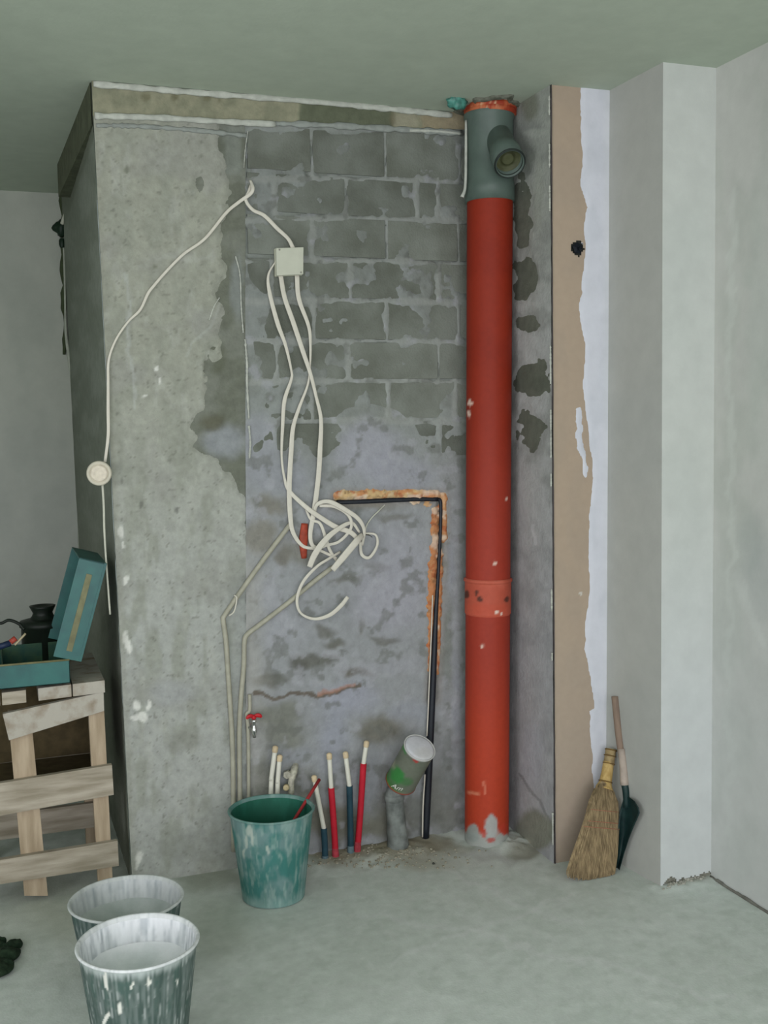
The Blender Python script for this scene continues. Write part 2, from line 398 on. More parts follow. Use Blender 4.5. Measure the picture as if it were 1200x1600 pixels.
def skin_col(px, py, P):
    p = Paint(px, py, (150, 153, 140), warp=10)
    p.mix(sm(500, 1000, py)*.8, (164, 168, 163))
    p.noise(0.02, .45, .7, (140, 144, 132), .7, 5, 2.5)
    p.noise(0.03, .6, .75, (164, 167, 158), .5, 15, 3.0)
    p.noise(0.012, .5, .7, (144, 146, 138), .6, 25)
    p.noise(0.2, .70, .80, (112, 114, 104), .6, 41)
    p.blob(280, 405, 60, 5, (162, 165, 156), .5); p.blob(250, 510, 60, 5, (142, 144, 134), .5)
    p.blob(202, 262, 4, 8, (110, 114, 100), .8); p.blob(242, 418, 4, 4, (112, 114, 100), .8); p.blob(275, 800, 5, 5, (100, 102, 96), .8); p.blob(218, 790, 4, 6, (104, 106, 98), .8)
    p.line([(198, 430), (203, 500), (208, 640)], 3.5, (166, 170, 164), .6); p.line([(345, 465), (320, 520), (290, 560)], 3, (164, 168, 160), .5)
    for b in [(192, 832, 6, 10), (191, 852, 3, 6), (197, 910, 5, 7), (195, 1000, 5, 16), (198, 1015, 5, 10), (215, 1100, 9, 9), (226, 1118, 12, 9), (212, 1122, 8, 6), (236, 1102, 4, 8), (216, 1340, 7, 9), (214, 1352, 3, 10), (241, 578, 3, 5), (246, 596, 3, 5), (222, 617, 4, 4)]:
        p.blob(*b, (206, 208, 200), .95, .3)
    p.blob(290, 1160, 34, 18, (128, 130, 122), .5); p.blob(270, 1080, 40, 20, (162, 166, 166), .5); p.blob(300, 1320, 60, 30, (138, 142, 134), .6)
    p.mix((1-sm(3, 14, px-np.interp(py, [127, 1372], [143, 206])))*.35, (136, 138, 124))
    p.mix(sm(335, 390, px)*sm(850, 950, py)*.7, (140, 145, 142))
    return p.c
skin = surf('pale_render', (PLb, JB, JT, PLt), 0.0055, CONCRETE, skin_col, lambda px, py, P: np.where(skin_mask(px, py, P) > 0, 0.0035*sm(0, 8, skin_mask(px, py, P))*(.7+.6*fbm(px*.05, py*.05, 8)), np.maximum(skin_mask(px, py, P), -5)*.0009)+.0022, lambda px, py, P: skin_mask(px, py, P)+5, base=0, parent=wall_back)

# side of the pillar and the far wall of the recess
FLb = PLb.copy(); FLt = PLt.copy(); FLb[1] = FLt[1] = DF
FLt[0] = at(96, 302, 1, DF)[0]; FLb[0] = at(128, 900, 1, DF)[0]
def side_col(px, py, P):
    p = Paint(px, py, (120, 127, 115), warp=8); p.noise(0.03, .4, .7, (134, 141, 130), .8, 6, 2); p.mix(sm(600, 1100, py)*.5, (128, 130, 118))
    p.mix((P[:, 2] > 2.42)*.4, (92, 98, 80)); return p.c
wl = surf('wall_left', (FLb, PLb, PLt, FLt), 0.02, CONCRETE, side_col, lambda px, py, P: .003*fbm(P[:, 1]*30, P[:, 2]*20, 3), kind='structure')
def white_col(px, py, P):
    p = Paint(px, py, (172, 177, 166)); p.noise(0.01, .4, .7, (160, 166, 156), .6, 3, 3); p.mix(sm(500, 900, py)*.4, (178, 181, 178)); return p.c
wf = surf('wall_far', ((LXW, DF, 0), (FLb[0]+.02, DF, 0), (FLt[0]+.02, DF, HC), (LXW, DF, HC)), 0.03, PLASTER, white_col, kind='structure')
wll = surf('wall_side', ((LXW, SY1, 0), (LXW, DF, 0), (LXW, DF, HC), (LXW, SY1, HC)), 0.1, PLASTER, white_col, kind='structure')
# dark chipped joint along the far corner
bm = bmesh.new()
V, Fc = sweep(np.array([at(97+(y-300)*0.018+rnd.uniform(-1.5, 1.5), y, 1, DF-0.012) for y in range(302, 560, 12)]), [0.006+0.008*rnd.random() for _ in range(302, 560, 12)], 0.006, 6)
me = bpy.data.meshes.new('open_joint'); me.from_pydata([tuple(v) for v in V], [], Fc); link('open_joint', me, mat('joint_dark', (62, 72, 50), rough=1), wf)

# concrete beam under the ceiling (set back a little) and its plaster beads
BZL, BZR = z_of(150, 182), z_of(716, 203)
BBL = np.array([PLt[0], D1, BZL]); BBR = np.array([NB0t[0], D1, BZR+(BZR-BZL)/(W(716, 203)[0]-PLt[0])*(NB0t[0]-W(716, 203)[0])])
def beam_col(px, py, P):
    p = Paint(px, py, (140, 140, 118), warp=8); p.noise(.05, .4, .7, (122, 124, 104), .8, 4)
    p.rect(468, 612, 100, 260, (92, 98, 80), .95, 3); p.blob(632, 187, 22, 14, (146, 144, 124), .9, .3); p.rect(656, 780, 150, 260, (142, 132, 108), .8, 4); p.blob(612, 185, 6, 12, (98, 92, 72), .6)
    for x, r in ((225, 9), (270, 6), (320, 7), (340, 5)): p.blob(x, 152, r, 9, (100, 98, 76), .7)
    return p.c
beam = surf('trim_1', (BBL, BBR, (NB0t[0], D1, HC), (PLt[0], D1, HC)), 0.008, CONCRETE, beam_col, lambda px, py, P: .002*fbm(px*.1, py*.1, 6), base=0.006, kind='structure')
def bead(name, pts, r0, r1, m, parent, seed=0, th=0.006):
    rr = random.Random(seed); P = catmull(pts, 14)
    V, Fc = sweep(P, [r0+(r1-r0)*rr.random() for _ in P], th, 8)
    me = bpy.data.meshes.new(name); me.from_pydata([tuple(v) for v in V], [], Fc); return link(name, me, m, parent)
BEAD = mat('plaster_bead', (176, 180, 170), rough=.9, scale=40, bump=.5)
BEADD = mat('grey_bead', (138, 144, 138), rough=.95, scale=40, bump=.6)
bead('plaster_bead', [W(146, 131, .012), W(300, 144, .012), W(480, 158, .012), W(610, 170, .012), W(706, 180, .012)], .008, .013, BEAD, beam, 1)
bead('plaster_bead', [W(148, 181, .010), W(250, 184, .010), W(330, 189, .010), W(430, 194, .010)], .008, .012, BEAD, beam, 2)
bead('plaster_bead', [W(150, 196, .006), W(210, 197, .006), W(300, 203, .006), W(385, 212, .006)], .004, .010, BEADD, beam, 3)
bead('plaster_bead', [W(430, 193, .007), W(520, 196, .007), W(640, 203, .007), W(722, 208, .007)], .006, .014, BEADD, beam, 4)
bead('plaster_bead', [W(640, 204, .010), W(680, 205, .010), W(720, 209, .010)], .004, .006, BEAD, beam, 5)
# strip of the same beam seen on the pillar's side
from_bm('beam_side', hexa([PLt+[-.004, .01, -.0], FLt*[1, 0, 1]+[-.05, 4.75, 0], FLt*[1, 0, 1]+[-.05, 4.75, -.13], PLt+[-.004, .01, -.13]],
                          [PLt+[.01, .05, -.0], FLt*[1, 0, 1]+[.01, 4.75, 0], FLt*[1, 0, 1]+[.01, 4.75, -.13], PLt+[.01, .05, -.13]]),
        mat('beam_dark', (84, 90, 70), rough=1, var=.2, scale=20, bump=.6), wl)

# white drips of the joint pillar / blocks
for k, (pts, a, b) in enumerate([([(387, 205), (383, 235), (381, 262)], .001, .0022), ([(368, 400), (375, 430), (377, 480), (380, 520)], .0015, .0035),
                    ([(383, 530), (386, 570), (386, 600), (389, 655)], .002, .005), ([(389, 665), (391, 690), (390, 716)], .002, .005), 
                    ([(343, 465), (334, 480), (327, 500)], .001, .003)]):
    bead('plaster_drip', [W(x, y, .005) for x, y in pts], a, b, BEAD, wall_back, 20+k, .003)

# ---- brick-coloured fill of the pipe chase
def foam_d(px, py):
    a = polydist(px, py, [(526, 772), (680, 771)])-9
    b = polydist(px, py, [(693, 772), (694, 840)])-5.5
    c = polydist(px, py, [(677, 795), (677, 850), (674, 900), (671, 960), (668, 1050)])-np.interp(py, [780, 900, 1000, 1060], [7, 8, 5, 3])
    d = polydist(px, py, [(645, 786), (672, 789)])-5
    e = polydist(px, py, [(688, 860), (686, 940), (683, 1050)])-3
    return -np.minimum.reduce([a, b, c, d, e])
def foam_mask(px, py, P): return foam_d(px, py)+(fbm(px*.15, py*.15, 71)-.5)*9
def foam_col(px, py, P):
    p = Paint(px, py, (196, 168, 122), warp=5, ws=.1); p.noise(.08, .45, .6, (190, 128, 84), .8, 3); p.noise(.1, .55, .7, (206, 188, 160), .6, 13)
    p.rect(655, 720, 700, 790, (198, 142, 100), .6, 8); p.mix(sm(785, 800, py)*.8, (180, 120, 80)); p.noise(.12, .58, .68, (168, 92, 58), .7, 23); p.blob(680, 765, 26, 8, (212, 192, 170), .8)
    p.noise(.16, .66, .74, (110, 84, 60), .5, 29); p.noise(.05, .62, .7, (214, 200, 180), .6, 83)
    return p.c
fq = [W(515, 1075), W(712, 1075), W(712, 750), W(515, 750)]
x0, x1, z0, z1 = fq[0][0]-.01, fq[2][0]+.01, min(fq[0][2], fq[1][2]), max(fq[2][2], fq[3][2])
surf('chase_fill', ((x0, D1, z0), (x1, D1, z0), (x1, D1, z1), (x0, D1, z1)), 0.004, MORTAR, foam_col,
     lambda px, py, P: np.where(foam_mask(px, py, P) > 0, .003+.008*sm(0, 6, foam_mask(px, py, P))*(.5+fbm(px*.2, py*.2, 5)), .003+np.maximum(foam_mask(px, py, P), -4)*.003), lambda px, py, P: foam_mask(px, py, P)+3, parent=wall_back)

# ---- side wall of the niche
def niche_field(px, py):
    n = (fbm(px*.06, py*.06, 19)-.5)
    m = np.full(len(px), 5.0)
    for cx, cy, rx, ry in [(832, 590, 26, 32), (830, 675, 22, 34), (826, 505, 24, 14), (815, 330, 16, 60), (822, 430, 18, 40)]:
        m = np.minimum(m, (np.hypot((px-cx)/rx, (py-cy)/ry)-1)*12+n*16)
    return m
def niche_col(px, py, P):
    p = Paint(px, py, (150, 154, 154), warp=8)
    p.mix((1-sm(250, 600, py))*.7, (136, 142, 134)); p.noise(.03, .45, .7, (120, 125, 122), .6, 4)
    p.blob(842, 208, 24, 8, (152, 158, 152), .8); p.blob(842, 300, 10, 80, (136, 142, 134), .6); p.blob(828, 165, 16, 26, (96, 100, 86), .7)
    p.mix(sm(700, 1000, py)*.5, (138, 141, 147)); p.line([(832, 820), (838, 850)], 3, (166, 170, 172), .7); p.blob(835, 1180, 20, 60, (144, 149, 156), .6)
    p.line([(815, 1210), (840, 1250), (862, 1290)], 3, (104, 108, 108), .6); p.blob(835, 1300, 36, 34, (112, 116, 104), .9, .3); p.blob(822, 1316, 12, 8, (142, 142, 130), .8)
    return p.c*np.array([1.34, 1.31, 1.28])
wn = surf('wall_niche', (NB0b, NBb, NBt, NB0t), .01, CONCRETE, lambda px, py, P: Paint(px, py, (104, 108, 97)).noise(.05, .4, .7, (92, 97, 86), .7).c, base=0, kind='structure')
surf('mortar_skin', (NB0b, NBb, NBt, NB0t), .0055, MORTAR, niche_col, lambda px, py, P: np.where(niche_field(px, py) > 0, .003*sm(0, 6, niche_field(px, py))*(.6+fbm(px*.08, py*.05, 2)), np.maximum(niche_field(px, py), -4)*.001)+.0004, lambda px, py, P: niche_field(px, py)+4, parent=wn)

# ---- plasterboard strip with ragged white filler
EDGE = [(138, 907), (170, 906), (215, 908), (260, 910), (291, 907), (323, 919), (350, 912), (386, 915), (462, 907), (500, 905), (537, 914), (575, 912), (612, 911), (650, 916), (695, 922), (747, 927), (785, 922),
        (830, 919), (905, 922), (987, 915), (1014, 914), (1044, 920), (1077, 926), (1107, 928), (1111, 921), (1152, 923), (1222, 926), (1400, 932)]
def edge_x(py): return np.interp(py, [a for a, b in EDGE], [b for a, b in EDGE])
def board_mask(px, py, P):
    m = -(np.hypot((px-902)/9.5, (py-388)/11)-1-.12*np.sin(5*np.arctan2(py-388, px-902)+1.0))
    return -m
def board_col(px, py, P):
    p = Paint(px, py, (168, 152, 133)); p.noise(.02, .4, .7, (162, 148, 131), .6, 5, 2); p.mix(sm(800, 1300, py)*.5, (168, 156, 142))
    p.blob(868, 945, 3, 2, (200, 198, 190), .9, .3); p.blob(912, 925, 3, 3, (200, 198, 190), .9, .3); p.rect(850, 866, 100, 1400, (160, 148, 128), .5, 1); return p.c
wb = surf('wall_board', (NBb, INb, INt, NBt), .006, pmat('board_paper', var=.03, scale=40, bump=.05), board_col, mask=board_mask, base=0.0, kind='structure')
bk = box_bm(NBt[0]+.004, INt[0]+.02, D2+.010, D2+.03, 0, HC); from_bm('board_core', bk, mat('board_core_dark', (52, 54, 50), rough=1), wb)
def fil_mask(px, py, P):
    n = (fbm(px*.10, py*.05, 31)-.5)*7
    m = px-edge_x(py)-n
    s = 4.5-polydist(px+n, py, [(904, 640), (906, 700), (912, 712), (914, 742)])*1.0+(fbm(px*.3, py*.1, 8)-.5)*6
    hole = (np.hypot((px-902)/11, (py-388)/12)-1.1)*10
    return np.where(hole < 0, hole*9, np.maximum(m, s))
def fil_col(px, py, P):
    p = Paint(px, py, (204, 207, 214)); p.noise(.02, .45, .7, (196, 200, 207), .7, 3, 2); p.mix(sm(938, 952, px)*.3, (208, 212, 208)); return p.c
surf('white_filler', (NBb, INb, INt, NBt), .0045, PLASTER, fil_col, lambda px, py, P: np.where(fil_mask(px, py, P) > 0, .0022*sm(0, 7, fil_mask(px, py, P)), np.maximum(fil_mask(px, py, P), -5)*.0008)+.0002, lambda px, py, P: fil_mask(px, py, P)+4, parent=wb)
# chipped raw edge of the board
ep = [np.array([NBb[0]+(NBt[0]-NBb[0])*t, D2-.001, HC*t]) for t in np.linspace(0, 1, 60)]
V, Fc = sweep(np.array(ep), [rnd.choice([.0012, .0022, .003]) for _ in ep], .003, 6)
me = bpy.data.meshes.new('dark_edge'); me.from_pydata([tuple(v) for v in V], [], Fc); link('dark_edge', me, mat('edge_dark', (70, 66, 66), rough=1), wb)
for k, (ya, yb) in enumerate([(150, 180), (225, 262), (290, 330), (540, 600), (640, 715), (740, 760), (920, 955), (1020, 1032), (1270, 1320)]):
    bead('plaster_chip', [at(858+(y-137)*.005, y, 1, D2-.004) for y in np.linspace(ya, yb, 4)], .001, .0045, BEAD, wb, 60+k, .003)

# ---- grey return, white pier, right wall
def grey_col(px, py, P):
    p = Paint(px, py, (176, 178, 172), warp=20); p.noise(.006, .4, .7, (170, 173, 168), .6, 3, 1.5); return p.c
INbb, INtt = INb.copy(), INt.copy()
wr1 = surf('wall_return', (INb, PRb, PRt, INt), .02, PLASTER, grey_col, kind='structure')
def pier_col(px, py, P):
    p = Paint(px, py, (190, 195, 189), warp=20); p.noise(.008, .4, .7, (184, 190, 184), .6, 3, 2); p.mix(sm(700, 1200, py)*.6, (198, 203, 204)); return p.c
def pier_mask(px, py, P):
    lim = np.interp(px, [1030, 1040, 1050, 1060, 1085, 1112], [1388, 1378, 1370, 1374, 1368, 1362])+(fbm(px*.12, py*.12, 3)-.5)*10
    return lim-py
wp = surf('wall_pier', (PRb, QRb, QRt, PRt), .005, PLASTER, pier_col, mask=pier_mask, kind='structure')
from_bm('rough_foot', box_bm(PRb[0]+.004, QRb[0]+.01, D3+.008, D3+.03, 0, .08), mat('foot_grey', (128, 128, 116), rough=1, bump=.8, scale=60, var=.25), wp)
def right_col(px, py, P):
    p = Paint(px, py, (190, 192, 186), warp=14); p.noise(.012, .4, .7, (178, 183, 175), .6, 9, 3)
    p.blob(1172, 850, 26, 60, (168, 174, 169), .6, .5); p.blob(1190, 900, 26, 80, (165, 172, 168), .5, .6); p.blob(1185, 500, 20, 260, (182, 190, 182), .4, .6); p.line([(1143, 300), (1141, 1300)], 6, (204, 209, 202), .4); p.line([(1158, 900), (1170, 960), (1200, 1010)], 10, (206, 210, 204), .4)
    p.mix(sm(700, 1200, py)*.5, (190, 195, 193)); return p.c
wr = surf('wall_right', (QRb, (RX, 1.2, 0), (RX, 1.2, HC), QRt), .015, PLASTER, right_col, kind='structure')
wr3 = surf('wall_right_rear', ((RX, 1.2, 0), (RX, WY, 0), (RX, WY, HC), (RX, 1.2, HC)), .1, PLASTER, lambda px, py, P: np.tile(lin((196, 201, 192)), (len(px), 1)), kind='structure')
# dark gap at the foot of the right wall
bead('skirting_gap', [(QRb[0]-.002, D3, .004), (RX-.002, D3-.2, .004), (RX-.002, 2.3, .003)], .004, .009, mat('gap_grey', (112, 112, 104), rough=1, var=.2), wr, 71, .004)

# ---- wall with the window behind the camera
PW = mat('plain_plaster', (186, 192, 182), rough=.9, var=.04, bump=.1)
bm = box_bm(LXW, WX0, WY-.2, WY, 0, HC); box_bm(WX1, RX+.2, WY-.2, WY, 0, HC, bm); box_bm(WX0, WX1, WY-.2, WY, 0, WZ0, bm); box_bm(WX0, WX1, WY-.2, WY, WZ1, HC, bm)
wfr = from_bm('wall_front', bm, PW); wfr['kind'] = 'structure'
bm = box_bm(LXW-.2, LXW, WY, SY0, 0, HC); box_bm(LXW-.2, LXW, SY0, SY1, 0, WZ0, bm); box_bm(LXW-.2, LXW, SY0, SY1, WZ1, HC, bm)
wsf = from_bm('wall_side_front', bm, PW); wsf['kind'] = 'structure'
bm = bmesh.new()
for y in (SY0+.03, (SY0+SY1)/2, SY1-.03): box_bm(LXW-.13, LXW-.07, y-.03, y+.03, WZ0, WZ1, bm)
for z in (WZ0+.03, WZ1-.03): box_bm(LXW-.13, LXW-.07, SY0, SY1, z-.03, z+.03, bm)
wi2 = from_bm('added_window', bm, mat('window_frame', (215, 218, 215), rough=.4)); wi2['kind'] = 'structure'  # frame of the added, unseen side window
bm = bmesh.new()
for x in (WX0+.03, (WX0+WX1)/2, WX1-.03): box_bm(x-.03, x+.03, WY-.13, WY-.07, WZ0, WZ1, bm)
for z in (WZ0+.03, WZ1-.03): box_bm(WX0, WX1, WY-.13, WY-.07, z-.03, z+.03, bm)
wi = from_bm('window_1', bm, mat('window_frame', (215, 218, 215), rough=.4)); wi['kind'] = 'structure'

# ---- ceiling and floor
def ceil_col(px, py, P):
    p = Paint(np.clip(px, -3000, 4000), np.clip(py, -3000, 4000), (178, 189, 173)); c = p.c
    n = fbm(P[:, 0]*1.5, P[:, 1]*1.5, 3)[:, None]; return c*(0.94+.10*n)
ce = surf('ceiling', ((LXW, WY, HC), (RX+.3, WY, HC), (RX+.3, DF+.1, HC), (LXW, DF+.1, HC)), .05, PLASTER, ceil_col, flip=True, kind='structure')
def floor_h(px, py, P):
    x, y = P[:, 0], P[:, 1]
    n = fbm(x*14, y*14, 5); n2 = fbm(x*45, y*45, 9)
    near = sm(3.40, 3.60, y+(n-.5)*.14)*sm(.80, 1.0, x)*(y < 3.8)
    h = near*(.006+.022*n2*n)
    h = h+.018*(1-sm(.02, .11, np.hypot(x-1.69, y-3.42)))*(n2+.3)
    near2 = (1-sm(0, .05+.05*n, np.abs(y-D3)))*(x > 1.95)*.01
    return h+.0015*n+near2*n2
def floor_col(px, py, P):
    x, y = P[:, 0], P[:, 1]
    p = Paint(np.clip(px, -2000, 3000), np.clip(py, 0, 4000), (197, 205, 198), warp=24, ws=.02)
    n = fbm(x*3, y*3, 2); p.mix(sm(.45, .7, n)*.5, (187, 195, 187)); n3 = fbm(x*9+3, y*9, 12); p.mix(sm(.5, .75, n3)*.4, (204, 211, 205))
    p.mix(sm(.52, .66, fbm(x*26, y*26, 61))*.22, (164, 176, 164)); p.mix(sm(.60, .68, fbm(x*60, y*60, 65))*.3, (208, 212, 208))
    for (xa, ya, xb, yb) in [(700, 1360, 900, 1450), (560, 1420, 1150, 1560), (900, 1400, 620, 1500)]:
        p.line([(xa, ya), (xb, yb)], 5, (212, 215, 213), .35)
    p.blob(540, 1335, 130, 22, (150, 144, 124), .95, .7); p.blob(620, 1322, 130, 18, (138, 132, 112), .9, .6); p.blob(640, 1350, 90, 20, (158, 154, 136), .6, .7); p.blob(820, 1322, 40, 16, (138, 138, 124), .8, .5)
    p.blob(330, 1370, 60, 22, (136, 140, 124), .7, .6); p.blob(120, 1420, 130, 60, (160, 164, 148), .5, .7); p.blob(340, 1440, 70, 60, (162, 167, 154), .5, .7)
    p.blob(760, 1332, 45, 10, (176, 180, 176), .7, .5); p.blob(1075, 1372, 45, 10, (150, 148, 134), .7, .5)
    p.mix(sm(4.0, 3.7, y)*0, (0, 0, 0)); return p.c
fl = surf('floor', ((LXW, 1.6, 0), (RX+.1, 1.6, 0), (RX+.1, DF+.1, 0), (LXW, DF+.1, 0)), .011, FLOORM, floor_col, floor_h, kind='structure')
fl2 = surf('floor_rear', ((LXW, WY, 0), (RX+.1, WY, 0), (RX+.1, 1.6, 0), (LXW, 1.6, 0)), .1, FLOORM, lambda px, py, P: np.tile(lin((197, 205, 198)), (len(px), 1)), kind='structure')

# ================================================================ THINGS
# ---------------------------------------------------------------- sewer pipe
YP = 3.500
pc_t = at(765.5, 300, 1, YP); pc_b = at(760.5, 1290, 1, YP)
def pipe_c(z): t = (z-pc_b[2])/(pc_t[2]-pc_b[2]); return np.array([pc_b[0]+(pc_t[0]-pc_b[0])*t, YP, z])
RP = 0.0795
def zc(py): return at(762, py, 1, YP-RP)[2]
sp = empty('sewer_pipe', (*pipe_c(0)[:2], 0), 'thick orange-red sewer pipe standing floor to ceiling with a grey branch at its top', 'pipe')
def redpipe(px, py, P):
    p = Paint(px, py, (138, 42, 22), warp=4, ws=.08); p.noise(.02, .4, .7, (130, 38, 20), .6, 3)
    p.mix(sm(560, 900, py)*.8, (156, 56, 40)); p.mix(sm(1000, 1200, py)*.9, (176, 62, 36))  # brighter towards the foot, part of the light gradient is painted in
    for b in [(735, 629, 4, 5), (734, 645, 3, 6), (773, 880, 2, 3), (791, 780, 2, 3), (753, 1010, 3, 4)]: p.blob(*b, (222, 196, 180), .9, .3)
    p.rect(730, 750, 1236, 1241, (206, 130, 100), .8, 2); p.line([(757, 1222), (758, 1240)], 2.5, (205, 120, 95), .8)
    n = (fbm(px*.07, py*.07, 5)-.5)
    p.mix(sm(1296, 1304, py+n*26)*(1-.0*px), (158, 162, 156)); 
    p.blob(768, 1292, 11, 20, (166, 170, 166), .95, .2); p.blob(739, 1302, 11, 16, (146, 154, 148), .95, .2); p.blob(766, 1312, 8, 4, (176, 60, 50), .8, .3); p.blob(756, 1302, 4, 9, (184, 60, 44), .7, .3); p.blob(788, 1296, 6, 10, (184, 62, 44), .9, .3)
    return p.c
def pipe_seg(name, za, zb, r, colfn, extra=None, n=140):
    a, b = pipe_c(za), pipe_c(zb); L = np.linalg.norm(b-a)
    prof = extra or [(r, L*i/n) for i in range(n+1)]
    return lathe(name, prof, a, b-a, 72, PLASTIC, sp, colfn)
pipe_seg('lower_pipe', 0, zc(960), RP, redpipe)
pipe_seg('upper_pipe', zc(925), zc(300), RP, redpipe)
zb0, zb1 = zc(964), zc(914)
def bandcol(px, py, P):
    p = Paint(px, py, (176, 82, 62), warp=4, ws=.08); p.noise(.03, .4, .7, (198, 106, 86), .6)
    p.rect(700, 820, 945, 970, (184, 78, 56), .6, 4)
    for b in [(728, 929, 6, 8), (745, 928, 3, 5), (751, 937, 4, 6), (791, 937, 4, 5)]: p.blob(*b, (70, 44, 36), .9, .4)
    for b in [(776, 955, 3, 3), (785, 958, 2, 2)]: p.blob(*b, (226, 206, 190), .9, .3)
    return p.c
L = zb1-zb0
pipe_seg('pipe_socket', zb0, zb1, RP, bandcol, [(RP, -.004), (RP+.003, 0)]+[(RP+.003, L*i/30) for i in range(31)]+[(RP+.007, L+.002), (RP+.007, L+.010), (RP+.001, L+.014)])
# grey branch fitting
zt0, zt1 = zc(308), zc(168)
GREY = mat('grey_fitting', (82, 97, 89), rough=.5, var=.10, scale=18, bump=.06, spec=.4)
a = pipe_c(zt0); L = zt1-zt0; R2 = RP+.007
tee = lathe('branch_fitting', [(RP-.004, 0), (R2, 0), (R2, .055), (R2-.003, .065), (R2-.003, L-.02), (R2+.001, L-.012), (R2+.001, L)], a, (0, 0, 1), 64, GREY, sp)
o = at(797, 256, 1, YP-.185); s = pipe_c(zc(188))+np.array([.012, 0, 0]); ax = o-s; Lb = np.linalg.norm(ax)
RB = .0515
lathe('branch_arm', [(RB-.006, .0), (RB-.004, Lb-.095), (RB-.002, Lb-.09), (RB+.001, Lb-.075), (RB, Lb), (RB-.006, Lb), (RB-.010, Lb-.05), (RB-.016, Lb-.055), (RB-.020, Lb-.12)], s, ax, 48, GREY, sp)
lathe('branch_plug', [(RB-.006, Lb-.03), (RB-.012, Lb-.027), (RB-.013, Lb-.04), (.022, Lb-.04), (.021, Lb-.030), (.016, Lb-.028), (0.0, Lb-.032)], s, ax, 40, mat('olive_plug', (74, 78, 52), rough=.6, var=.2), sp)
lathe('branch_seal', [(RB-.008, Lb-.010), (RB-.003, Lb+.002), (RB-.0005, Lb+.002), (RB+.002, Lb-.004)], s, ax, 48, mat('rubber_dark', (34, 42, 38), rough=.6), sp)
# orange collar and its lip at the ceiling
zk = zc(168); L = HC-zk+.02
def collarcol(px, py, P):
    p = Paint(px, py, (150, 56, 34), warp=5, ws=.12); p.noise(.1, .5, .65, (200, 120, 78), .7); p.noise(.15, .6, .7, (206, 180, 140), .8, 9); return p.c
lathe('collar', [(R2-.004, -.006), (R2+.003, -.004), (R2+.004, .012), (R2, .018), (R2, L-.04), (R2+.005, L-.034), (R2+.005, L-.02), (R2, L)], pipe_c(zk), (0, 0, 1), 96, PLASTIC, sp, collarcol)
# chipped ceiling hole around the collar
def hole_r(a, h): return 1+.16*math.sin(3*a+.5)+.10*math.sin(7*a)+.06*math.sin(13*a+2)
lathe('chipped_hole_rim', [(R2+.0, -.001), (R2+.016, -.010), (R2+.028, -.004), (R2+.036, .001)], (*pipe_c(HC)[:2], HC), (0, 0, 1), 60, mat('hole_rim', (88, 92, 78), rough=1, rgb2=(128, 130, 118), scale=50, bump=.8), ce, radfn=hole_r)
# foam bead and rag
t = tube('foam_bead', [at(728, 188, 1, YP), at(728, 230, 1, YP-.01), at(727, 290, 1, YP-.01), at(722, 308, 1, YP-.01)], [.004, .005, .005, .007], None, BEAD, sp)
def crumple(name, c, sx, sy, sz, m, seed, label=None, cat=None, parent=None, amp=.35, sub=3, n=3):
    bm = bmesh.new(); bmesh.ops.create_icosphere(bm, subdivisions=sub, radius=1)
    P = np.array([v.co[:] for v in bm.verts])
    k = 1+amp*2*(fbm(P[:, 0]*n+5, P[:, 1]*n+P[:, 2]*n*1.3+9, seed)-.5)
    for v, q in zip(bm.verts, k): v.co = Vector((v.co.x*sx*q+c[0], v.co.y*sy*q+c[1], v.co.z*sz*q+c[2]))
    o = from_bm(name, bm, m, parent, True)
    return tag(o, label, cat) if label else o
rag = crumple('plastic_rag', at(713, 159, 1, YP-.05), .030, .02, .024, mat('teal_film', (72, 128, 116), rough=.4, var=.35, scale=60), 3, 'crumpled teal plastic scrap stuck beside the pipe collar at the ceiling', 'scrap', amp=.7)

# ---------------------------------------------------------------- junction box and cables
CAB = mat('cable_white', (204, 201, 187), rough=.5, var=.03, scale=60)
CABG = mat('cable_grey', (186, 188, 172), rough=.6, var=.06, scale=60)
bc = W(453.5, 408, .03)
jb = empty('junction_box', W(453.5, 408, 0), 'square white junction box on the block wall with flat cables hanging from it', 'junction box')
PB = [W(431, 387, .03), W(475, 385.5, .03), W(474.5, 429, .03), W(432, 431, .03)]
from_bm('housing', hexa([p+[0, .014, 0] for p in PB], [p+[0, .03, 0] for p in PB]), mat('box_cream', (196, 198, 178), rough=.5, var=.03), jb, bevel=.003)
from_bm('cover', hexa([p+(bc-p)*.02 for p in PB], [p+(bc-p)*.02+[0, .0125, 0] for p in PB]), mat('box_cover', (188, 191, 174), rough=.45, var=.03), jb, bevel=.003)
for sx, sz in ((-1, 1), (1, -1)):
    lathe('cover_screw', [(0, .0016), (.0028, .0014), (.003, 0)], bc+[sx*.036, -.0002, sz*.036], (0, -1, 0), 12, mat('screw_grey', (150, 150, 140), metal=.4), jb)
def cable(name, pts, w, label, offs=.012, th=.0028, m=CAB, group=None, flat=True, n=7):
    if np.isscalar(offs): offs = [offs]*len(pts)
    P = [W(x, y, o) for (x, y), o in zip(pts, offs)]
    if not np.isscalar(w) and len(w) != len(P): w = list(np.interp(np.linspace(0, 1, len(P)), np.linspace(0, 1, len(w)), w))
    o = tube(name, P, w, th if flat else None, m, None, 10, n, square=flat)
    return tag(o, label, 'cable', group)
cable('flat_cable', [(430, 409), (419, 431), (422, 461), (434, 506), (446, 539), (455, 578), (455, 593), (444.5, 626), (441.5, 668), (440, 712), (444, 745), (452, 767), (479, 793), (500, 808), (524, 823), (548, 832), (562, 846)],
      [.002, .004, .0075, .008, .005, .003, .006, .008, .004, .003, .006, .008, .008, .009, .009, .007], 'leftmost of three cables below the square box, leaving its side', [.01]+[.014]*11+[.030]*5)
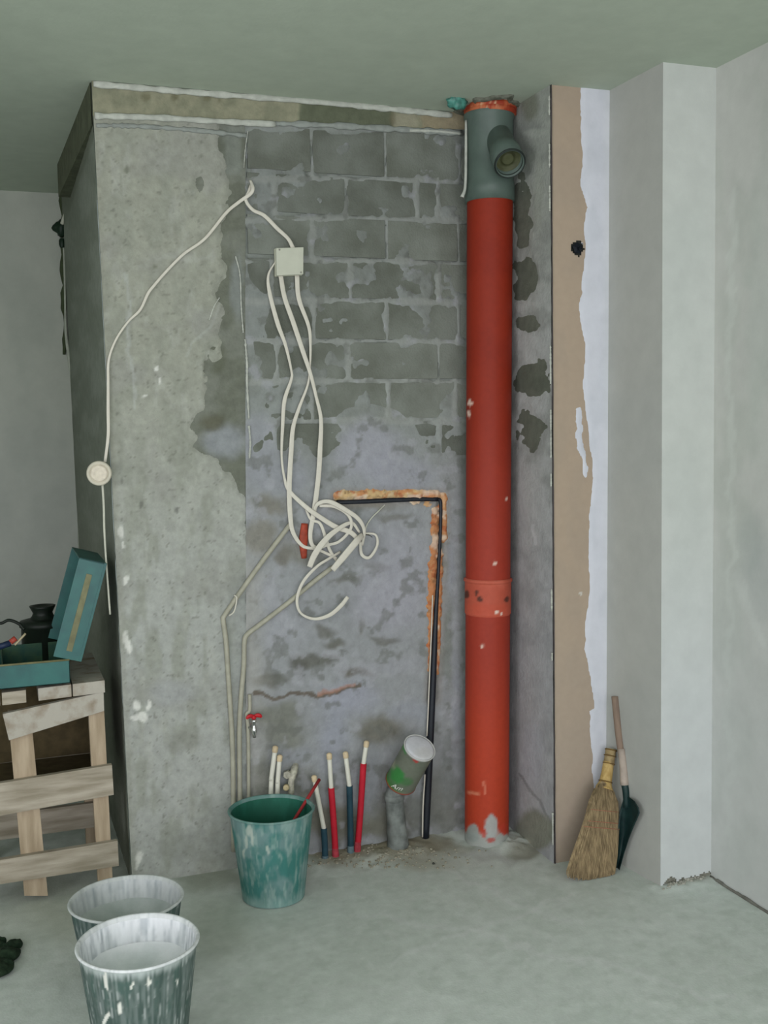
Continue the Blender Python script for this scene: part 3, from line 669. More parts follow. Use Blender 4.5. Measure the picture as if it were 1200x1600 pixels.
cable('flat_cable', [(438.5, 430), (444.5, 464), (458, 503), (473, 548), (485, 584), (494, 620), (501.5, 656), (500, 704), (498, 740), (494, 775), (489.5, 805), (485, 832), (487, 850), (497, 858)],
      [.008, .008, .0085, .008, .006, .005, .0085, .009, .009, .009, .008, .007, .006], 'middle cable from square box, crossing over to the right side on its way down', [.012]+[.022]*9+[.020]*4)
cable('flat_cable', [(464, 430), (467, 467), (482, 509), (485, 539), (484, 575), (480.5, 602), (467, 638), (458, 668), (455, 704), (452, 760), (453.5, 805), (458, 832), (473, 853), (494, 858), (515, 867), (526, 873)],
      [.008, .008, .006, .004, .003, .004, .007, .008, .009, .009, .008, .006, .005, .005, .005], 'rightmost cable from square box bottom, crossing under to the left', [.012]+[.014]*9+[.018]*6)
cable('flat_cable', [(391, 282), (395, 294), (391, 303), (373, 316), (353, 333), (320, 373), (287, 397), (259, 425), (240, 447), (231, 459), (219, 484), (200, 503), (181, 531), (170, 562), (169, 597), (169, 644), (169, 681), (164, 722)],
      [.004, .0065, .0055, .005, .0045, .0045, .005, .0035, .0035, .0045, .0055, .0045], 'long thin white cable sweeping from wall hole down to the round box', [.004, .02, .02]+[.012]*8+[.012]*4+[.016]*3, .0035)
cable('flat_cable', [(393, 288), (388, 302), (384, 313), (395, 328), (413, 337), (433, 357), (450, 373), (458, 388)], [.005, .006, .005, .006, .007, .006, .007], 'short white cable from the upper wall hole to top of the square box', [.004]+[.014]*6+[.02], .0035)
# the tangle in front of the wall
cable('flat_cable', [(490, 800), (497, 787), (515, 784), (539, 796), (560, 811), (569, 829), (566, 852)], [.005, .007, .008, .008, .006, .004], 'upper looping cable of the tangle, arching to the right', [.02, .034, .04, .04, .036, .03, .012])
cable('flat_cable', [(562, 832), (548, 817), (521, 832), (503, 850), (491, 868), (483.5, 886)], [.004, .006, .009, .011, .011, .0095], 'broad flat cable end hanging left in tangle', [.02, .03, .045, .05, .05, .05], .002)
cable('flat_cable', [(566, 836), (557, 846), (536, 871), (519.5, 890.5)], [.009, .012, .012, .010], 'bright cable end hanging at lower right of tangle', [.03, .055, .06, .06], .0035)
cable('flat_cable', [(532, 862), (512, 874), (494, 886), (473, 910), (464, 937), (470, 958), (491, 967), (515, 961), (533, 946), (543.5, 932.5)], [.004, .0045, .005, .0055, .005, .004, .005, .007, .0075, .0065], 'cable dangling lowest, curling into an open hook', [.012, .03, .035, .035, .035, .035, .04, .045, .045, .045])
cable('flat_cable', [(478, 796), (486, 812), (500, 818), (509, 841), (515, 859), (526, 876)], [.004, .005, .006, .005], 'thin cable bowing down through middle of the tangle', [.012, .02, .024, .026, .024, .014])
cable('flat_cable', [(570, 833), (587, 836), (589, 853), (577, 871), (565, 866), (563, 846)], [.003, .004, .005, .006, .005], 'small hooked cable loop at right edge of tangle', [.006, .02, .022, .026, .026, .012])
cable('flat_cable', [(602, 788), (592, 798), (580, 810), (572, 823), (570, 838)], [.0015, .002, .002, .0025], 'fine wire rising right from the tangle to the chase', [.004, .01, .012, .014, .01], .0015, CABG)
cable('flat_cable', [(499, 790), (524, 792), (545, 806), (548, 826), (530, 846), (510, 852), (495, 858)], [.005, .006, .005, .005, .006], 'inner cable loop curled in the middle of tangle', [.026, .03, .03, .03, .028, .026, .02])
# recessed round wall box the cables come from, and red stub beside them
rb = lathe('recessed_wall_box', [(.030, -.002), (.032, .004), (.027, .005), (.026, -.004), (0, -.005)], W(572, 848), (0, -1, 0), 32, mat('box_dark', (70, 70, 62), rough=.8, var=.2))
tag(rb, 'dark round wall box behind the white cable tangle', 'wall box')
rs = tube('red_conduit_stub', [W(476, 818, .006), W(474, 845, .012), W(475, 872, .006)], [.012, .016, .010], .008, mat('red_stub', (156, 66, 46), rough=.6, var=.2, scale=60), None, 12)
tag(rs, 'short red conduit stub showing behind the left side of cable tangle', 'conduit')

# round box on the pillar corner
rc = W(155, 739, .045)
rj = empty('round_socket_box', rc, 'round whitish socket box hanging on the pillar corner at left', 'socket box')
lathe('housing', [(.0, 0), (.034, 0), (.038, .006), (.039, .026), (.036, .030), (.032, .031), (.030, .027), (.0, .027)], rc, (-.1, -1, 0), 40, mat('socket_body', (196, 192, 174), rough=.6, var=.06), rj)
lathe('cover', [(.027, .026), (.026, .031), (.020, .033), (.014, .030), (.0, .030)], rc, (-.1, -1, 0), 36, mat('socket_cover', (208, 200, 182), rough=.6, var=.08, scale=90), rj)
cable('drop_cable', [(160, 757), (162, 790), (163, 830), (166, 880), (172, 960)], [.0035, .0035, .003, .003], 'pale cable hanging below the round socket box down the pillar corner', [.035, .03, .03, .03, .03], .003, CABG)
# recess: dark lamp holder with cable, cable along the corner
hc = at(96, 357, 1, DF-.05)
lh = empty('lamp_holder', at(96, 357, 1, DF), 'small black holder with a wire at the top of recess corner', 'lamp holder')
crumple('holder_body', hc, .034, .03, .038, mat('bakelite', (22, 42, 28), rough=.5), 4, parent=lh, amp=.4)
lathe('holder_neck', [(.010, 0), (.014, .012), (.014, .03), (.009, .04)], hc-[0, 0, .085], (0, 0, 1), 16, mat('bakelite', (22, 42, 28)), lh)
tube('holder_wire', [at(97, 350, 1, DF-.08), at(102, 335, 1, DF-.1), at(108, 320, 1, DF-.12)], .009, None, CABG, lh)
o = tube('corner_cable', [at(x, y, 1, DF-.02) for x, y in [(99, 372), (101, 430), (102, 480), (103, 519), (108, 560), (113, 595), (118, 640), (121, 690), (123, 740), (124, 800), (125, 860), (128, 950)]],
         [.005, .005, .005, .007, .008, .008, .008, .008, .009, .009, .009, .009], None, mat('cable_dim', (160, 166, 152), rough=.6), None, 8)
tag(o, 'pale cable running down the far corner of recess at left', 'cable')

# ---------------------------------------------------------------- conduits on the wall
CON = mat('conduit_beige', (162, 161, 144), rough=.55, var=.10, scale=30)
def conduit(name, pts, r, label, off=.013, m=CON, cat='conduit', group=None):
    o = tube(name, [W(x, y, off if np.isscalar(off) else off[i]) for i, (x, y) in enumerate(pts)], r, None, m, None, 10, 5); return tag(o, label, cat, group)
conduit('bent_conduit', [(454, 822), (450, 824), (410, 877), (382, 916), (352, 960), (349, 970), (353, 1000), (357, 1060), (362, 1140), (364, 1200), (365, 1330)], .0085, 'upper bent beige conduit running from the tangle to the left, outermost downward', [.006, .012]+[.014]*9)
conduit('bent_conduit', [(520, 886), (512, 892), (485, 913), (449, 943), (410, 973), (388, 990), (382, 1002), (381, 1040), (376, 1100), (374, 1160), (376, 1330)], .0085, 'lower bent beige conduit running diagonally under the tangle then down', [.006, .012]+[.014]*9)
conduit('valve_feed_pipe', [(390, 1085), (390, 1110), (385, 1118), (388, 1150), (389, 1330)], .0065, 'short beige pipe under the red-handled valve behind the green bucket', .012)
conduit('thin_wire', [(366, 930), (370, 935), (366, 955), (358, 962)], .0025, 'short pale wire loose between the two bent conduits', .03, CAB, 'cable')

# ---------------------------------------------------------------- black pipe in the chase
BLKP = mat('black_pe', (24, 30, 38), rough=.5, var=.1, spec=.4)
bpipe = empty('black_water_pipe', W(664, 1318, .01), 'black plastic pipe in wall chase bending down to floor', 'pipe')
tube('horizontal_run', [W(x, y, o) for x, y, o in [(526, 785, .0), (560, 784, .004), (600, 782, .003), (650, 780, .004), (684, 780, .004)]], [.009, .008, .009, .008, .008], None, BLKP, bpipe, 10)  # run thickened so its black also stands for the shadow in the chase
tube('vertical_run', [W(x, y, o) for x, y, o in [(684, 780, .004), (688.5, 786, .004), (688, 830, .004), (685, 890, .004), (681, 960, .006), (678.5, 1020, .01), (675, 1100, .014), (670, 1200, .018), (664.5, 1312, .022)]],
     [.0065, .0065, .006, .0065, .008, .0105, .012, .0135, .0135], None, BLKP, bpipe, 12)
o = tube('white_wire', [W(x, y, o) for x, y, o in [(676, 930, .012), (674, 990, .014), (671, 1060, .022), (669, 1110, .024), (667, 1150, .024)]], .0025, None, CAB, None, 6); tag(o, 'thin white wire clinging to the upper half of black pipe', 'wire')
o = tube('white_wire', [W(x, y, o) for x, y, o in [(664, 1210, .03), (661, 1260, .03), (660, 1308, .03)]], .003, None, CAB, None, 6); tag(o, 'thin white wire beside the foot of black pipe', 'wire')

# ---------------------------------------------------------------- valve
vv = empty('stop_valve', W(397, 1150, .02), 'small chrome valve with red butterfly handle on the wall', 'valve')
CHR = mat('chrome', (210, 212, 210), rough=.2, metal=.9)
vc = W(397, 1137, .035)
lathe('valve_body', [(.0, -.034), (.006, -.034), (.007, -.020), (.010, -.016), (.010, -.002), (.007, .002), (.006, .018), (.009, .020), (.009, .028), (0, .029)], vc, (0, 0, 1), 24, CHR, vv)
tube('inlet', [vc+[0, 0, -.008], vc+[-.012, .02, -.002], W(392, 1128, -.002)], .006, None, CHR, vv, 10)
RED = mat('handle_red', (176, 30, 38), rough=.4)
for s_ in (-1, 1):
    tube('handle_wing', [vc+[0, 0, .036], vc+[s_*.010, -.002, .042], vc+[s_*.020, -.003, .040], vc+[s_*.026, -.002, .034]], [.006, .007, .007, .004], .003, RED, vv, 10)
lathe('handle_hub', [(.007, .030), (.008, .036), (.006, .044), (0, .045)], vc, (0, 0, 1), 16, RED, vv)

# ---------------------------------------------------------------- heating pipe ends
REDI = mat('foam_red', (186, 30, 48), rough=.7, var=.08, bump=.15); BLUI = mat('foam_blue', (34, 66, 78), rough=.7, var=.12, bump=.15)
PEW = mat('pipe_white', (214, 214, 200), rough=.45, var=.02); TIP = mat('tip_tan', (206, 188, 154), rough=.8)
DUST = mat('foam_dusty', (92, 112, 118), rough=.9, var=.2, scale=60)
def riser(label, top, mid, bot, ins, off=.045, lean=0.0, foot=False):
    Pt, Pm = W(*top, off+lean), W(*mid, off+lean*.5)
    Pb = at(bot[0], bot[1], 1, D1-off); Pb[2] = 0.0
    e = empty('heating_pipe', Pb, label, 'pipe', 'capped heating pipes rising from the floor by the wall')
    tube('inner_pipe', [Pm-(Pt-Pm)*.1, Pm, Pt], .0082, None, PEW, e, 12, 3)
    d = (Pt-Pm)/np.linalg.norm(Pt-Pm)
    lathe('end_cap', [(.0084, -.012), (.0098, -.010), (.0098, .006), (.006, .010), (0, .011)], Pt, d, 16, TIP, e)
    if ins is not None:
        tube('insulation_sleeve', [Pb, Pb*.6+Pm*.4+np.array([.001, 0, 0]), Pm], .0112, None, ins, e, 14, 5)
        q = Pb+(Pm-Pb)*.14
        tube('sleeve_foot' , [Pb-[0, 0, .0], Pb*.5+q*.5, q], [.0135, .0125, .0118], None, DUST if ins is BLUI else mat('foam_red_dusty', (168, 62, 72), rough=.9, var=.2, scale=60), e, 12, 4)
    else:
        tube('lower_pipe', [Pb, Pb*.5+Pm*.5, Pm], .0082, None, PEW, e, 12, 4)
    return e
riser('capped white pipe with short dark blue sleeve at its foot, right beside green bucket', (491, 1216), (506, 1294), (508, 1340), BLUI, .05)
riser('shorter capped pipe in red foam sleeve, second from green bucket', (514.5, 1181), (517.5, 1231), (524.5, 1340), REDI, .045)
riser('capped white pipe in tall dark blue foam sleeve between the two red ones', (540, 1179), (546, 1228), (548, 1340), BLUI, .045)
riser('tallest capped pipe in bright red foam sleeve, rightmost of the row', (572.5, 1162), (568, 1193), (558, 1340), REDI, .045)
riser('bare white capped pipe behind the green bucket, left and taller of two', (430, 1170), (424, 1215), (419, 1345), None, .04)
riser('bare white capped pipe behind the green bucket, right and shorter of two', (437, 1184), (434, 1220), (430, 1345), None, .04)
bv = empty('brass_elbow', W(452, 1220, .02), 'dusty brass elbow fitting on the wall just above green bucket', 'fitting')
BR = mat('dusty_brass', (176, 174, 158), rough=.6, metal=.2, var=.25, scale=90)
tube('elbow', [W(462, 1195, .0), W(459, 1206, .03), W(455, 1222, .04), W(455, 1240, .04)], [.011, .013, .011, .011], None, BR, bv, 12)
lathe('union_nut', [(.0, -.006), (.014, -.006), (.014, .008), (0, .009)], W(449, 1210, .03), (-.4, -1, 0), 6, BR, bv, smooth=False)
lathe('port', [(.0, -.006), (.010, -.006), (.010, .01), (.007, .012), (0, .008)], W(447, 1230, .045), (-.3, -1, 0), 16, mat('port_tan', (206, 190, 150), rough=.6), bv)

# ---------------------------------------------------------------- drain elbow and tin
dr = empty('grey_drain_pipe', (*W(620, 1300, .06)[:2], 0), 'short grey drain pipe rising from the floor under the upturned tin', 'pipe')
GD = mat('drain_grey', (116, 122, 118), rough=.9, var=.32, scale=24, bump=.3)
db = W(622, 1300, .055); db[2] = 0
d1 = W(616, 1245, .062)
tube('pipe_stub', [db, db+(d1-db)*.5, d1], [.040, .034, .031], None, GD, dr, 24, 5)
lathe('socket_ring', [(.031, -.012), (.035, -.010), (.035, .008), (.031, .011)], d1, d1-db, 28, GD, dr)
tt = W(656, 1168, .185); tb = W(626, 1222, .075)
ax = (tt-tb)/np.linalg.norm(tt-tb)
tube('elbow_neck', [d1-[0, 0, .01], d1+[0, 0, .012], tb+ax*.01, tb+ax*.03], [.030, .030, .030, .028], None, GD, dr, 24, 6)
tin = empty('tin_can', tb, 'upturned tin with green and red label tilted over the grey drain pipe', 'tin')
Lc = np.linalg.norm(tt-tb); RC = .0565
axV = Vector(ax); qr = Vector((0, 0, 1)).rotation_difference(axV)
axn = np.array(ax)
def can_col(px, py, P):
    d = P-tb; h = d@axn
    p = Paint(px, py, (112, 118, 104), warp=4, ws=.1); p.noise(.06, .4, .7, (98, 106, 92), .6)
    g = fbm(px*.09, py*.09, 6)
    p.mix((1-sm(.012, .05, h+(g-.5)*.03))*sm(.0, .1, g)*sm(600, 640, 1240-px+((px*0)))*1.0, (64, 122, 62))
    p.blob(620, 1211, 13, 16, (58, 132, 66), .95, .3); p.blob(634, 1170, 5, 10, (70, 134, 74), .8, .5); p.blob(652, 1186, 6, 6, (176, 58, 54), .9, .3)
    p.blob(614, 1190, 5, 14, (170, 172, 150), .6, .6); p.blob(634, 1222, 12, 8, (64, 118, 66), .7, .5)
    p.mix((1-sm(.004, .007, h)), (168, 58, 48)); p.mix(sm(Lc-.006, Lc-.004, h), (190, 192, 188))
    return p.c
lathe('can_wall', [(RC-.020, 0), (RC-.003, .0), (RC+.001, .002), (RC-.001, .006)]+[(RC-.001, .006+(Lc-.012)*i/40) for i in range(1, 40)]+[(RC+.001, Lc-.003), (RC+.0015, Lc), (RC-.001, Lc+.001), (RC-.003, Lc-.002)], tb, ax, 72, PLASTIC, tin, can_col)
def lidcol(px, py, P):
    p = Paint(px, py, (196, 198, 202)); p.noise(.05, .4, .7, (184, 187, 190), .7); p.blob(665, 1180, 20, 12, (186, 186, 180), .5); return p.c
lathe('can_lid', [(RC-.0035, Lc-.002), (RC-.006, Lc+.002), (RC-.014, Lc+.0035), (.02, Lc+.005), (.01, Lc+.0055), (0, Lc+.006)], tb, ax, 60, PLASTIC, tin, lidcol)
# lettering on the label, wrapped round the tin
tcv = bpy.data.curves.new('lettering', 'FONT'); tcv.body = 'Am'; tcv.size = .030; tcv.shear = .25; tcv.extrude = 0
tob = bpy.data.objects.new('lettering', tcv); COL.objects.link(tob); bpy.context.view_layer.update()
me = bpy.data.meshes.new_from_object(tob.evaluated_get(bpy.context.evaluated_depsgraph_get())); bpy.data.objects.remove(tob)
X = (CR-(CR@axn)*axn); X /= np.linalg.norm(X); Zv = -(CF-(CF@axn)*axn); Zv /= np.linalg.norm(Zv)
bm = bmesh.new(); bm.from_mesh(me); bmesh.ops.triangulate(bm, faces=bm.faces[:]); bmesh.ops.subdivide_edges(bm, edges=bm.edges[:], cuts=1)
for v in bm.verts:
    th = (v.co.x-.034)/RC; hh = .020+v.co.y
    v.co = Vector(tb+axn*hh+(RC+.0016)*(math.sin(th)*X+math.cos(th)*Zv))
from_bm('label_lettering', bm, mat('letter_white', (220, 222, 214), rough=.6), tin)

# ---------------------------------------------------------------- buckets
def bucket(c, rt, rb_, h, label, colfn, seed, rim_m=None, handle_ang=None):
    c = np.array(c, float); e = empty('bucket', (c[0], c[1], 0), label, 'bucket', 'plastic construction buckets on the floor')
    rr = random.Random(seed); t = .0035
    n = 46
    n = 90
    outer = [(rb_*.90, .0), (rb_, .004)]+[(rb_+(rt-rb_)*i/n, .004+(h-.004)*i/n) for i in range(1, n+1)]
    lip = [(rt+.005, h+.001), (rt+.0065, h+.005), (rt+.003, h+.008), (rt-.002, h+.006)]
    inner = [(rt-t+(rb_-rt)*i/n, h-(h-.010)*i/n) for i in range(1, n+1)]+[(rb_*.5, .009), (0, .009)]
    def wob(a, hh): return 1+.012*math.sin(2*a+seed)*(hh/h)+.004*math.sin(5*a+seed*2)*(hh/h)
    lathe('shell', outer, c, (0, 0, 1), 180, BUCKM, e, lambda px, py, P: colfn(px, py, P, 0), wob)
    lathe('inside', inner, c, (0, 0, 1), 140, BUCKM, e, lambda px, py, P: colfn(px, py, P, 1), wob)
    lathe('rim', [outer[-1]]+lip+[inner[0]], c, (0, 0, 1), 180, BUCKM, e, lambda px, py, P: colfn(px, py, P, 2), wob)
    return e
BUCKM = pmat('bucket_plastic', var=.10, scale=30, bump=.25, rough=.7, spec=.3, stretch=(1, 1, .35))
def cyl(P, c): return np.arctan2(P[:, 1]-c[1], P[:, 0]-c[0])
gbc = at(424, 1266, 2, .285); 
def gb_col(px, py, P, k):
    th = cyl(P, gbc)*.13; z = P[:, 2]
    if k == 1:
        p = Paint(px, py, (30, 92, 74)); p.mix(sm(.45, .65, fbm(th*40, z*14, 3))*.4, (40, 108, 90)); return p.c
    p = Paint(px, py, (62, 118, 112)); 
    p.mix(sm(.38, .62, fbm(th*22, z*14, 5))*.75, (116, 142, 140)); p.mix(sm(.50, .66, fbm(th*90, z*18, 15))*.6, (140, 164, 156)); p.mix(sm(.5, .66, fbm(th*30+9, z*20, 25))*.5, (52, 112, 104))
    p.mix((1-sm(.01, .05, z+(fbm(th*60, z*10, 2)-.5)*.05))*.6, (136, 164, 158))
    for b in [(386, 1318, 3, 14), (397, 1310, 3, 14), (391, 1300, 6, 9), (384, 1338, 3, 8), (417, 1330, 3, 9)]: p.blob(*b, (172, 184, 172), .8, .4)
    if k == 2: p.mix(np.full(len(px), .35), (118, 150, 140))
    return p.c
gb = bucket((gbc[0], gbc[1], 0), .1315, .100, .285, 'green plastic bucket with plaster smears standing by the wall pipes', gb_col, 2)
def dirty(c, base, crust, seed):
    def f(px, py, P, k):
        th = cyl(P, c)*.14; z = P[:, 2]; n = fbm(th*220, z*12, seed); n2 = fbm(th*50, z*22, seed+4)
        if k == 0:
            p = Paint(px, py, base); p.mix(sm(.40, .68, n)*.7, (112, 124, 120)); p.mix(sm(.45, .7, n2)*.5, (94, 108, 102)); p.mix(sm(.64, .74, fbm(th*260, z*20, seed+9))*.7, (160, 168, 164)); p.mix(sm(.6, .7, n2)*.5, (50, 82, 74))
            p.mix(sm(.285, .31, z+(n-.5)*.03)*.85, (168, 178, 174))
            for b in [(163, 1535, 3, 16), (228, 1532, 3, 7), (186, 1572, 5, 11), (170, 1590, 4, 12), (205, 1536, 2, 6), (277, 1534, 2, 5)]: p.blob(*b, (214, 216, 206), .95, .3)
            return p.c
        p = Paint(px, py, crust); p.mix(sm(.52, .7, n)*.35, (136, 148, 154)); p.mix(sm(.55, .7, n2)*.4, (164, 172, 172))
        if k == 2: p.mix(np.full(len(px), .4), (186, 192, 186))
        if k == 1: p.mix(sm(.58, .72, fbm(th*200, z*10, seed+13))*.4*sm(.15, .25, z), (100, 116, 124))
        return p.c
    return f
c1 = at(215.5, 1470, 2, .315); c2 = at(197.5, 1403, 2, .245)
b1 = bucket((c1[0], c1[1], 0), .1385, .098, .310, 'front dark green bucket crusted with white plaster, nearest to the camera', dirty(c1, (66, 84, 78), (226, 230, 232), 31), 5)
b2 = bucket((c2[0], c2[1], 0), .1460, .112, .240, 'dark green plaster-crusted bucket right behind the front one, partly hidden by it', dirty(c2, (58, 78, 74), (198, 203, 203), 77), 8)
# hardened plaster left in both buckets
FILL = mat('old_plaster', (226, 229, 230), rough=.95, rgb2=(206, 212, 212), scale=14, bump=.5)
lathe('plaster_residue', [(0, .214), (.04, .212), (.08, .213), (.105, .222), (.118, .236), (.1265, .252)], (c1[0], c1[1], 0), (0, 0, 1), 60, FILL, b1, None, lambda a, h: 1+.012*math.sin(3*a))
lathe('plaster_residue', [(0, .150), (.06, .149), (.10, .156), (.122, .168), (.1345, .186)], (c2[0], c2[1], 0), (0, 0, 1), 60, mat('old_plaster_grey', (188, 194, 192), rough=.95, rgb2=(166, 174, 171), scale=14, bump=.5), b2, None, lambda a, h: 1+.012*math.sin(3*a+1))
# red stick leaning out of the green bucket
st0 = at(499, 1218, 1, gbc[1]+.10); st1 = np.array([gbc[0]-.02, gbc[1]-.055, .03])
stick_lo = at(458, 1284, 1, gbc[1]-.02)
o = tube('red_stick', [st0, stick_lo, stick_lo+(stick_lo-st0)*.15], [.0055, .0055, .0055], None, mat('stick_red', (156, 48, 50), rough=.6, var=.15), None, 10, 3)
tag(o, 'thin red stick leaning out of the green bucket', 'stick')

# ---------------------------------------------------------------- wooden stand of pallet planks
WOOD = mat('dusty_pine', (142, 134, 116), rough=.85, rgb2=(178, 170, 154), scale=16, bump=.5, bscale=60, stretch=(.35, 1, 2.5))
WOODV = mat('pine_upright', (150, 134, 110), rough=.85, rgb2=(178, 162, 138), scale=14, bump=.5, bscale=60, stretch=(2.5, 1, .35))
WOODP = mat('plaster_pine', (172, 168, 156), rough=.9, rgb2=(140, 128, 110), scale=16, bump=.8, bscale=50, contrast=(.48, .66))
YS = 3.555
stand = empty('pallet_stand', (*at(90, 1390, 1, YS)[:2], 0), 'rough wooden stand nailed from pallet planks beside the pillar', 'stand')
def plank(name, q, m, th=.022, Y=YS, parent=None, bev=.002):
    f = [at(x, y, 1, Y) for x, y in q]
    for p in f: p[2] = max(p[2], .0)
    return from_bm(name, hexa(f, [p+[0, th, 0] for p in f]), m, parent or stand, bevel=bev)
def ext(q0, q1, x):                                 # extend an edge to pixel x
    return (x, q0[1]+(q1[1]-q0[1])*(x-q0[0])/(q1[0]-q0[0]))
U = [(4, 1116), (162, 1082)]; Lw = [(12, 1157), (163, 1112)]
plank('plank', [(4, 1116), (162, 1081), (163, 1111), (14, 1157)], WOODP)
plank('plank', [ext((0, 1224), (175, 1195), -60), (175, 1195), (178, 1242), ext((0, 1275), (178, 1242), -60)], WOOD)
plank('plank', [ext((0, 1344), (184, 1314), -60), (184, 1314), (186, 1353), ext((0, 1382), (186, 1353), -60)], WOOD)
plank('upright', [(137, 1092), (162, 1092), (177, 1392), (154, 1392)], WOODV, .03, YS+.0225)
plank('upright', [(12, 1112), (48, 1112), (75, 1400), (38, 1400)], WOODV, .03, YS+.0225)
plank('upright', [(-62, 1125), (-32, 1125), (-10, 1400), (-40, 1400)], WOODV, .03, YS+.0225)
tz = at(60, 1098, 1, YS)[2]; xL = at(-60, 1100, 1, YS)[0]; xR = at(162, 1080, 1, YS)[0]
ztop = at(162, 1080, 1, YS)[2]
YB = 4.02
# deck boards running back, front ends show above the top plank
def sl(x): return ztop-.004+(x-xR)*.03
for a, b in ((xL, at(2, 1090, 1, YS)[0]-.004), (at(3, 1090, 1, YS)[0], at(41, 1090, 1, YS)[0]), (at(60, 1090, 1, YS)[0], at(112, 1090, 1, YS)[0]), (at(114, 1090, 1, YS)[0], xR+.004)):
    za, zb = sl(a), sl(b)
    from_bm('deck_board', hexa([(a, YS-.004, za), (b, YS-.004, zb), (b, YS-.004, zb+.040), (a, YS-.004, za+.040)], [(a, YB, za), (b, YB, zb), (b, YB, zb+.040), (a, YB, za+.040)]), WOODP if b > xR-.1 else WOOD, stand, bevel=.002)
# rear frame and side planks
for x in (xL+.02, xR-.045):
    from_bm('upright', box_bm(x, x+.05, YB-.03, YB, 0, ztop-.03), WOODV, stand, bevel=.002)
for z in (.08, .34, .56):
    from_bm('plank', box_bm(xL, xR, YB-.055, YB-.032, z, z+.09), WOOD, stand, bevel=.002)
for z in (.42, ):  # added dark panels close the upper bay so its opening goes dark
    from_bm('added_side_panel', box_bm(xR-.012, xR-.002, YS+.055, YB-.06, z-.06, ztop-.03), mat('added_dark_ply', (86, 76, 52), rough=.9, var=.2), stand)
    from_bm('added_back_panel', box_bm(xL, xR, YB-.068, YB-.058, z-.06, ztop-.03), mat('added_dark_ply', (86, 76, 52)), stand)
    from_bm('added_shelf', box_bm(xL, xR-.014, YS+.055, YB-.07, z-.075, z-.062), mat('added_dark_ply', (86, 76, 52)), stand)

# ---------------------------------------------------------------- toolbox
TEAL = mat('teal_paint', (14, 80, 78), rough=.45, rgb2=(26, 96, 90), scale=16, bump=.05, spec=.5)
TEALD = mat('teal_inside', (18, 64, 56), rough=.6, rgb2=(50, 80, 56), scale=24)
zt = ztop+.045
fb_ = [at(-60, 1088, 1, YS-.02), at(110, 1067, 1, YS-.02), at(107, 1031, 1, YS-.02), at(-60, 1052, 1, YS-.02)]
tilt = (fb_[1][2]-fb_[0][2])/(fb_[1][0]-fb_[0][0])
zt0 = fb_[1][2]; hB = fb_[2][2]-fb_[1][2]; xr = fb_[1][0]; xl = fb_[0][0]
tbx = empty('toolbox', (xr-.1, YS, zt0), 'open teal metal toolbox lying on the wooden stand', 'toolbox')
def zz(x, z): return zt0+(x-xr)*.0+z
t = .003; y0, y1 = YS-.02, YS+.31
def tb_box(name, x0, x1, ya, yb, za, zb, m): return from_bm(name, hexa([(x0, ya, zz(x0, za)), (x1, ya, zz(x1, za)), (x1, ya, zz(x1, zb)), (x0, ya, zz(x0, zb))], [(x0, yb, zz(x0, za)), (x1, yb, zz(x1, za)), (x1, yb, zz(x1, zb)), (x0, yb, zz(x0, zb))]), m, tbx, bevel=.0008)
tb_box('base', xl, xr, y0, y1, 0, t, TEALD)
tb_box('front_wall', xl, xr, y0, y0+t, 0, hB, TEAL)
tb_box('back_wall', xl, xr, y1-t, y1, 0, hB, TEALD)
tb_box('end_wall', xr-t, xr, y0, y1, 0, hB, TEAL)
tb_box('divider', xl+.12, xl+.123, y0+t, y1-t, t, hB*.9, TEALD)
tube('rolled_edge', [(xl, y0+.001, zz(xl, hB)), (xr, y0+.001, zz(xr, hB))], .0035, None, mat('edge_olive', (112, 110, 78), rough=.6, var=.2), tbx, 8, 1)
# lid standing open, leaning toward the pillar; shallow tray with folded edges
h0 = np.array([xr+.036, y0, zz(xr, hB-.01)]); h1 = np.array([xr+.036, y1, zz(xr, hB-.01)])
top0 = at(171, 889, 1, y0+.01); top1 = at(149, 856, 1, y1)
up0, up1 = top0-h0, top1-h1
up = (up0+up1)/2; dirY = np.array([0, 1.0, 0]); nl = np.cross(dirY, up); nl /= np.linalg.norm(nl)
if nl[0] > 0: nl = -nl
LD = .088
def LP(s, t_, d): return h0+dirY*((y1-y0)*s)+up*t_+nl*d*LD/.034
def lidbox(name, s0, s1, t0, t1, d0, d1, m): return from_bm(name, hexa([LP(s0, t0, d0), LP(s1, t0, d0), LP(s1, t1, d0), LP(s0, t1, d0)], [LP(s0, t0, d1), LP(s1, t0, d1), LP(s1, t1, d1), LP(s0, t1, d1)]), m, lid, bevel=.0006)
lid = from_bm('lid', hexa([LP(0, 0, 0), LP(1, 0, 0), LP(1, 1, 0), LP(0, 1, 0)], [LP(0, 0, .003), LP(1, 0, .003), LP(1, 1, .003), LP(0, 1, .003)]), TEAL, tbx, bevel=.0006)
for a in ((0, .015, 0, 1, .003, .034), (.985, 1, 0, 1, .003, .034), (0, 1, .985, 1, .003, .034)):
    lidbox('lid_flange', *a, TEAL)
lidbox('lid_rib', -.006, -.001, .08, .86, .014, .021, mat('worn_olive', (112, 112, 82), rough=.6, var=.2))
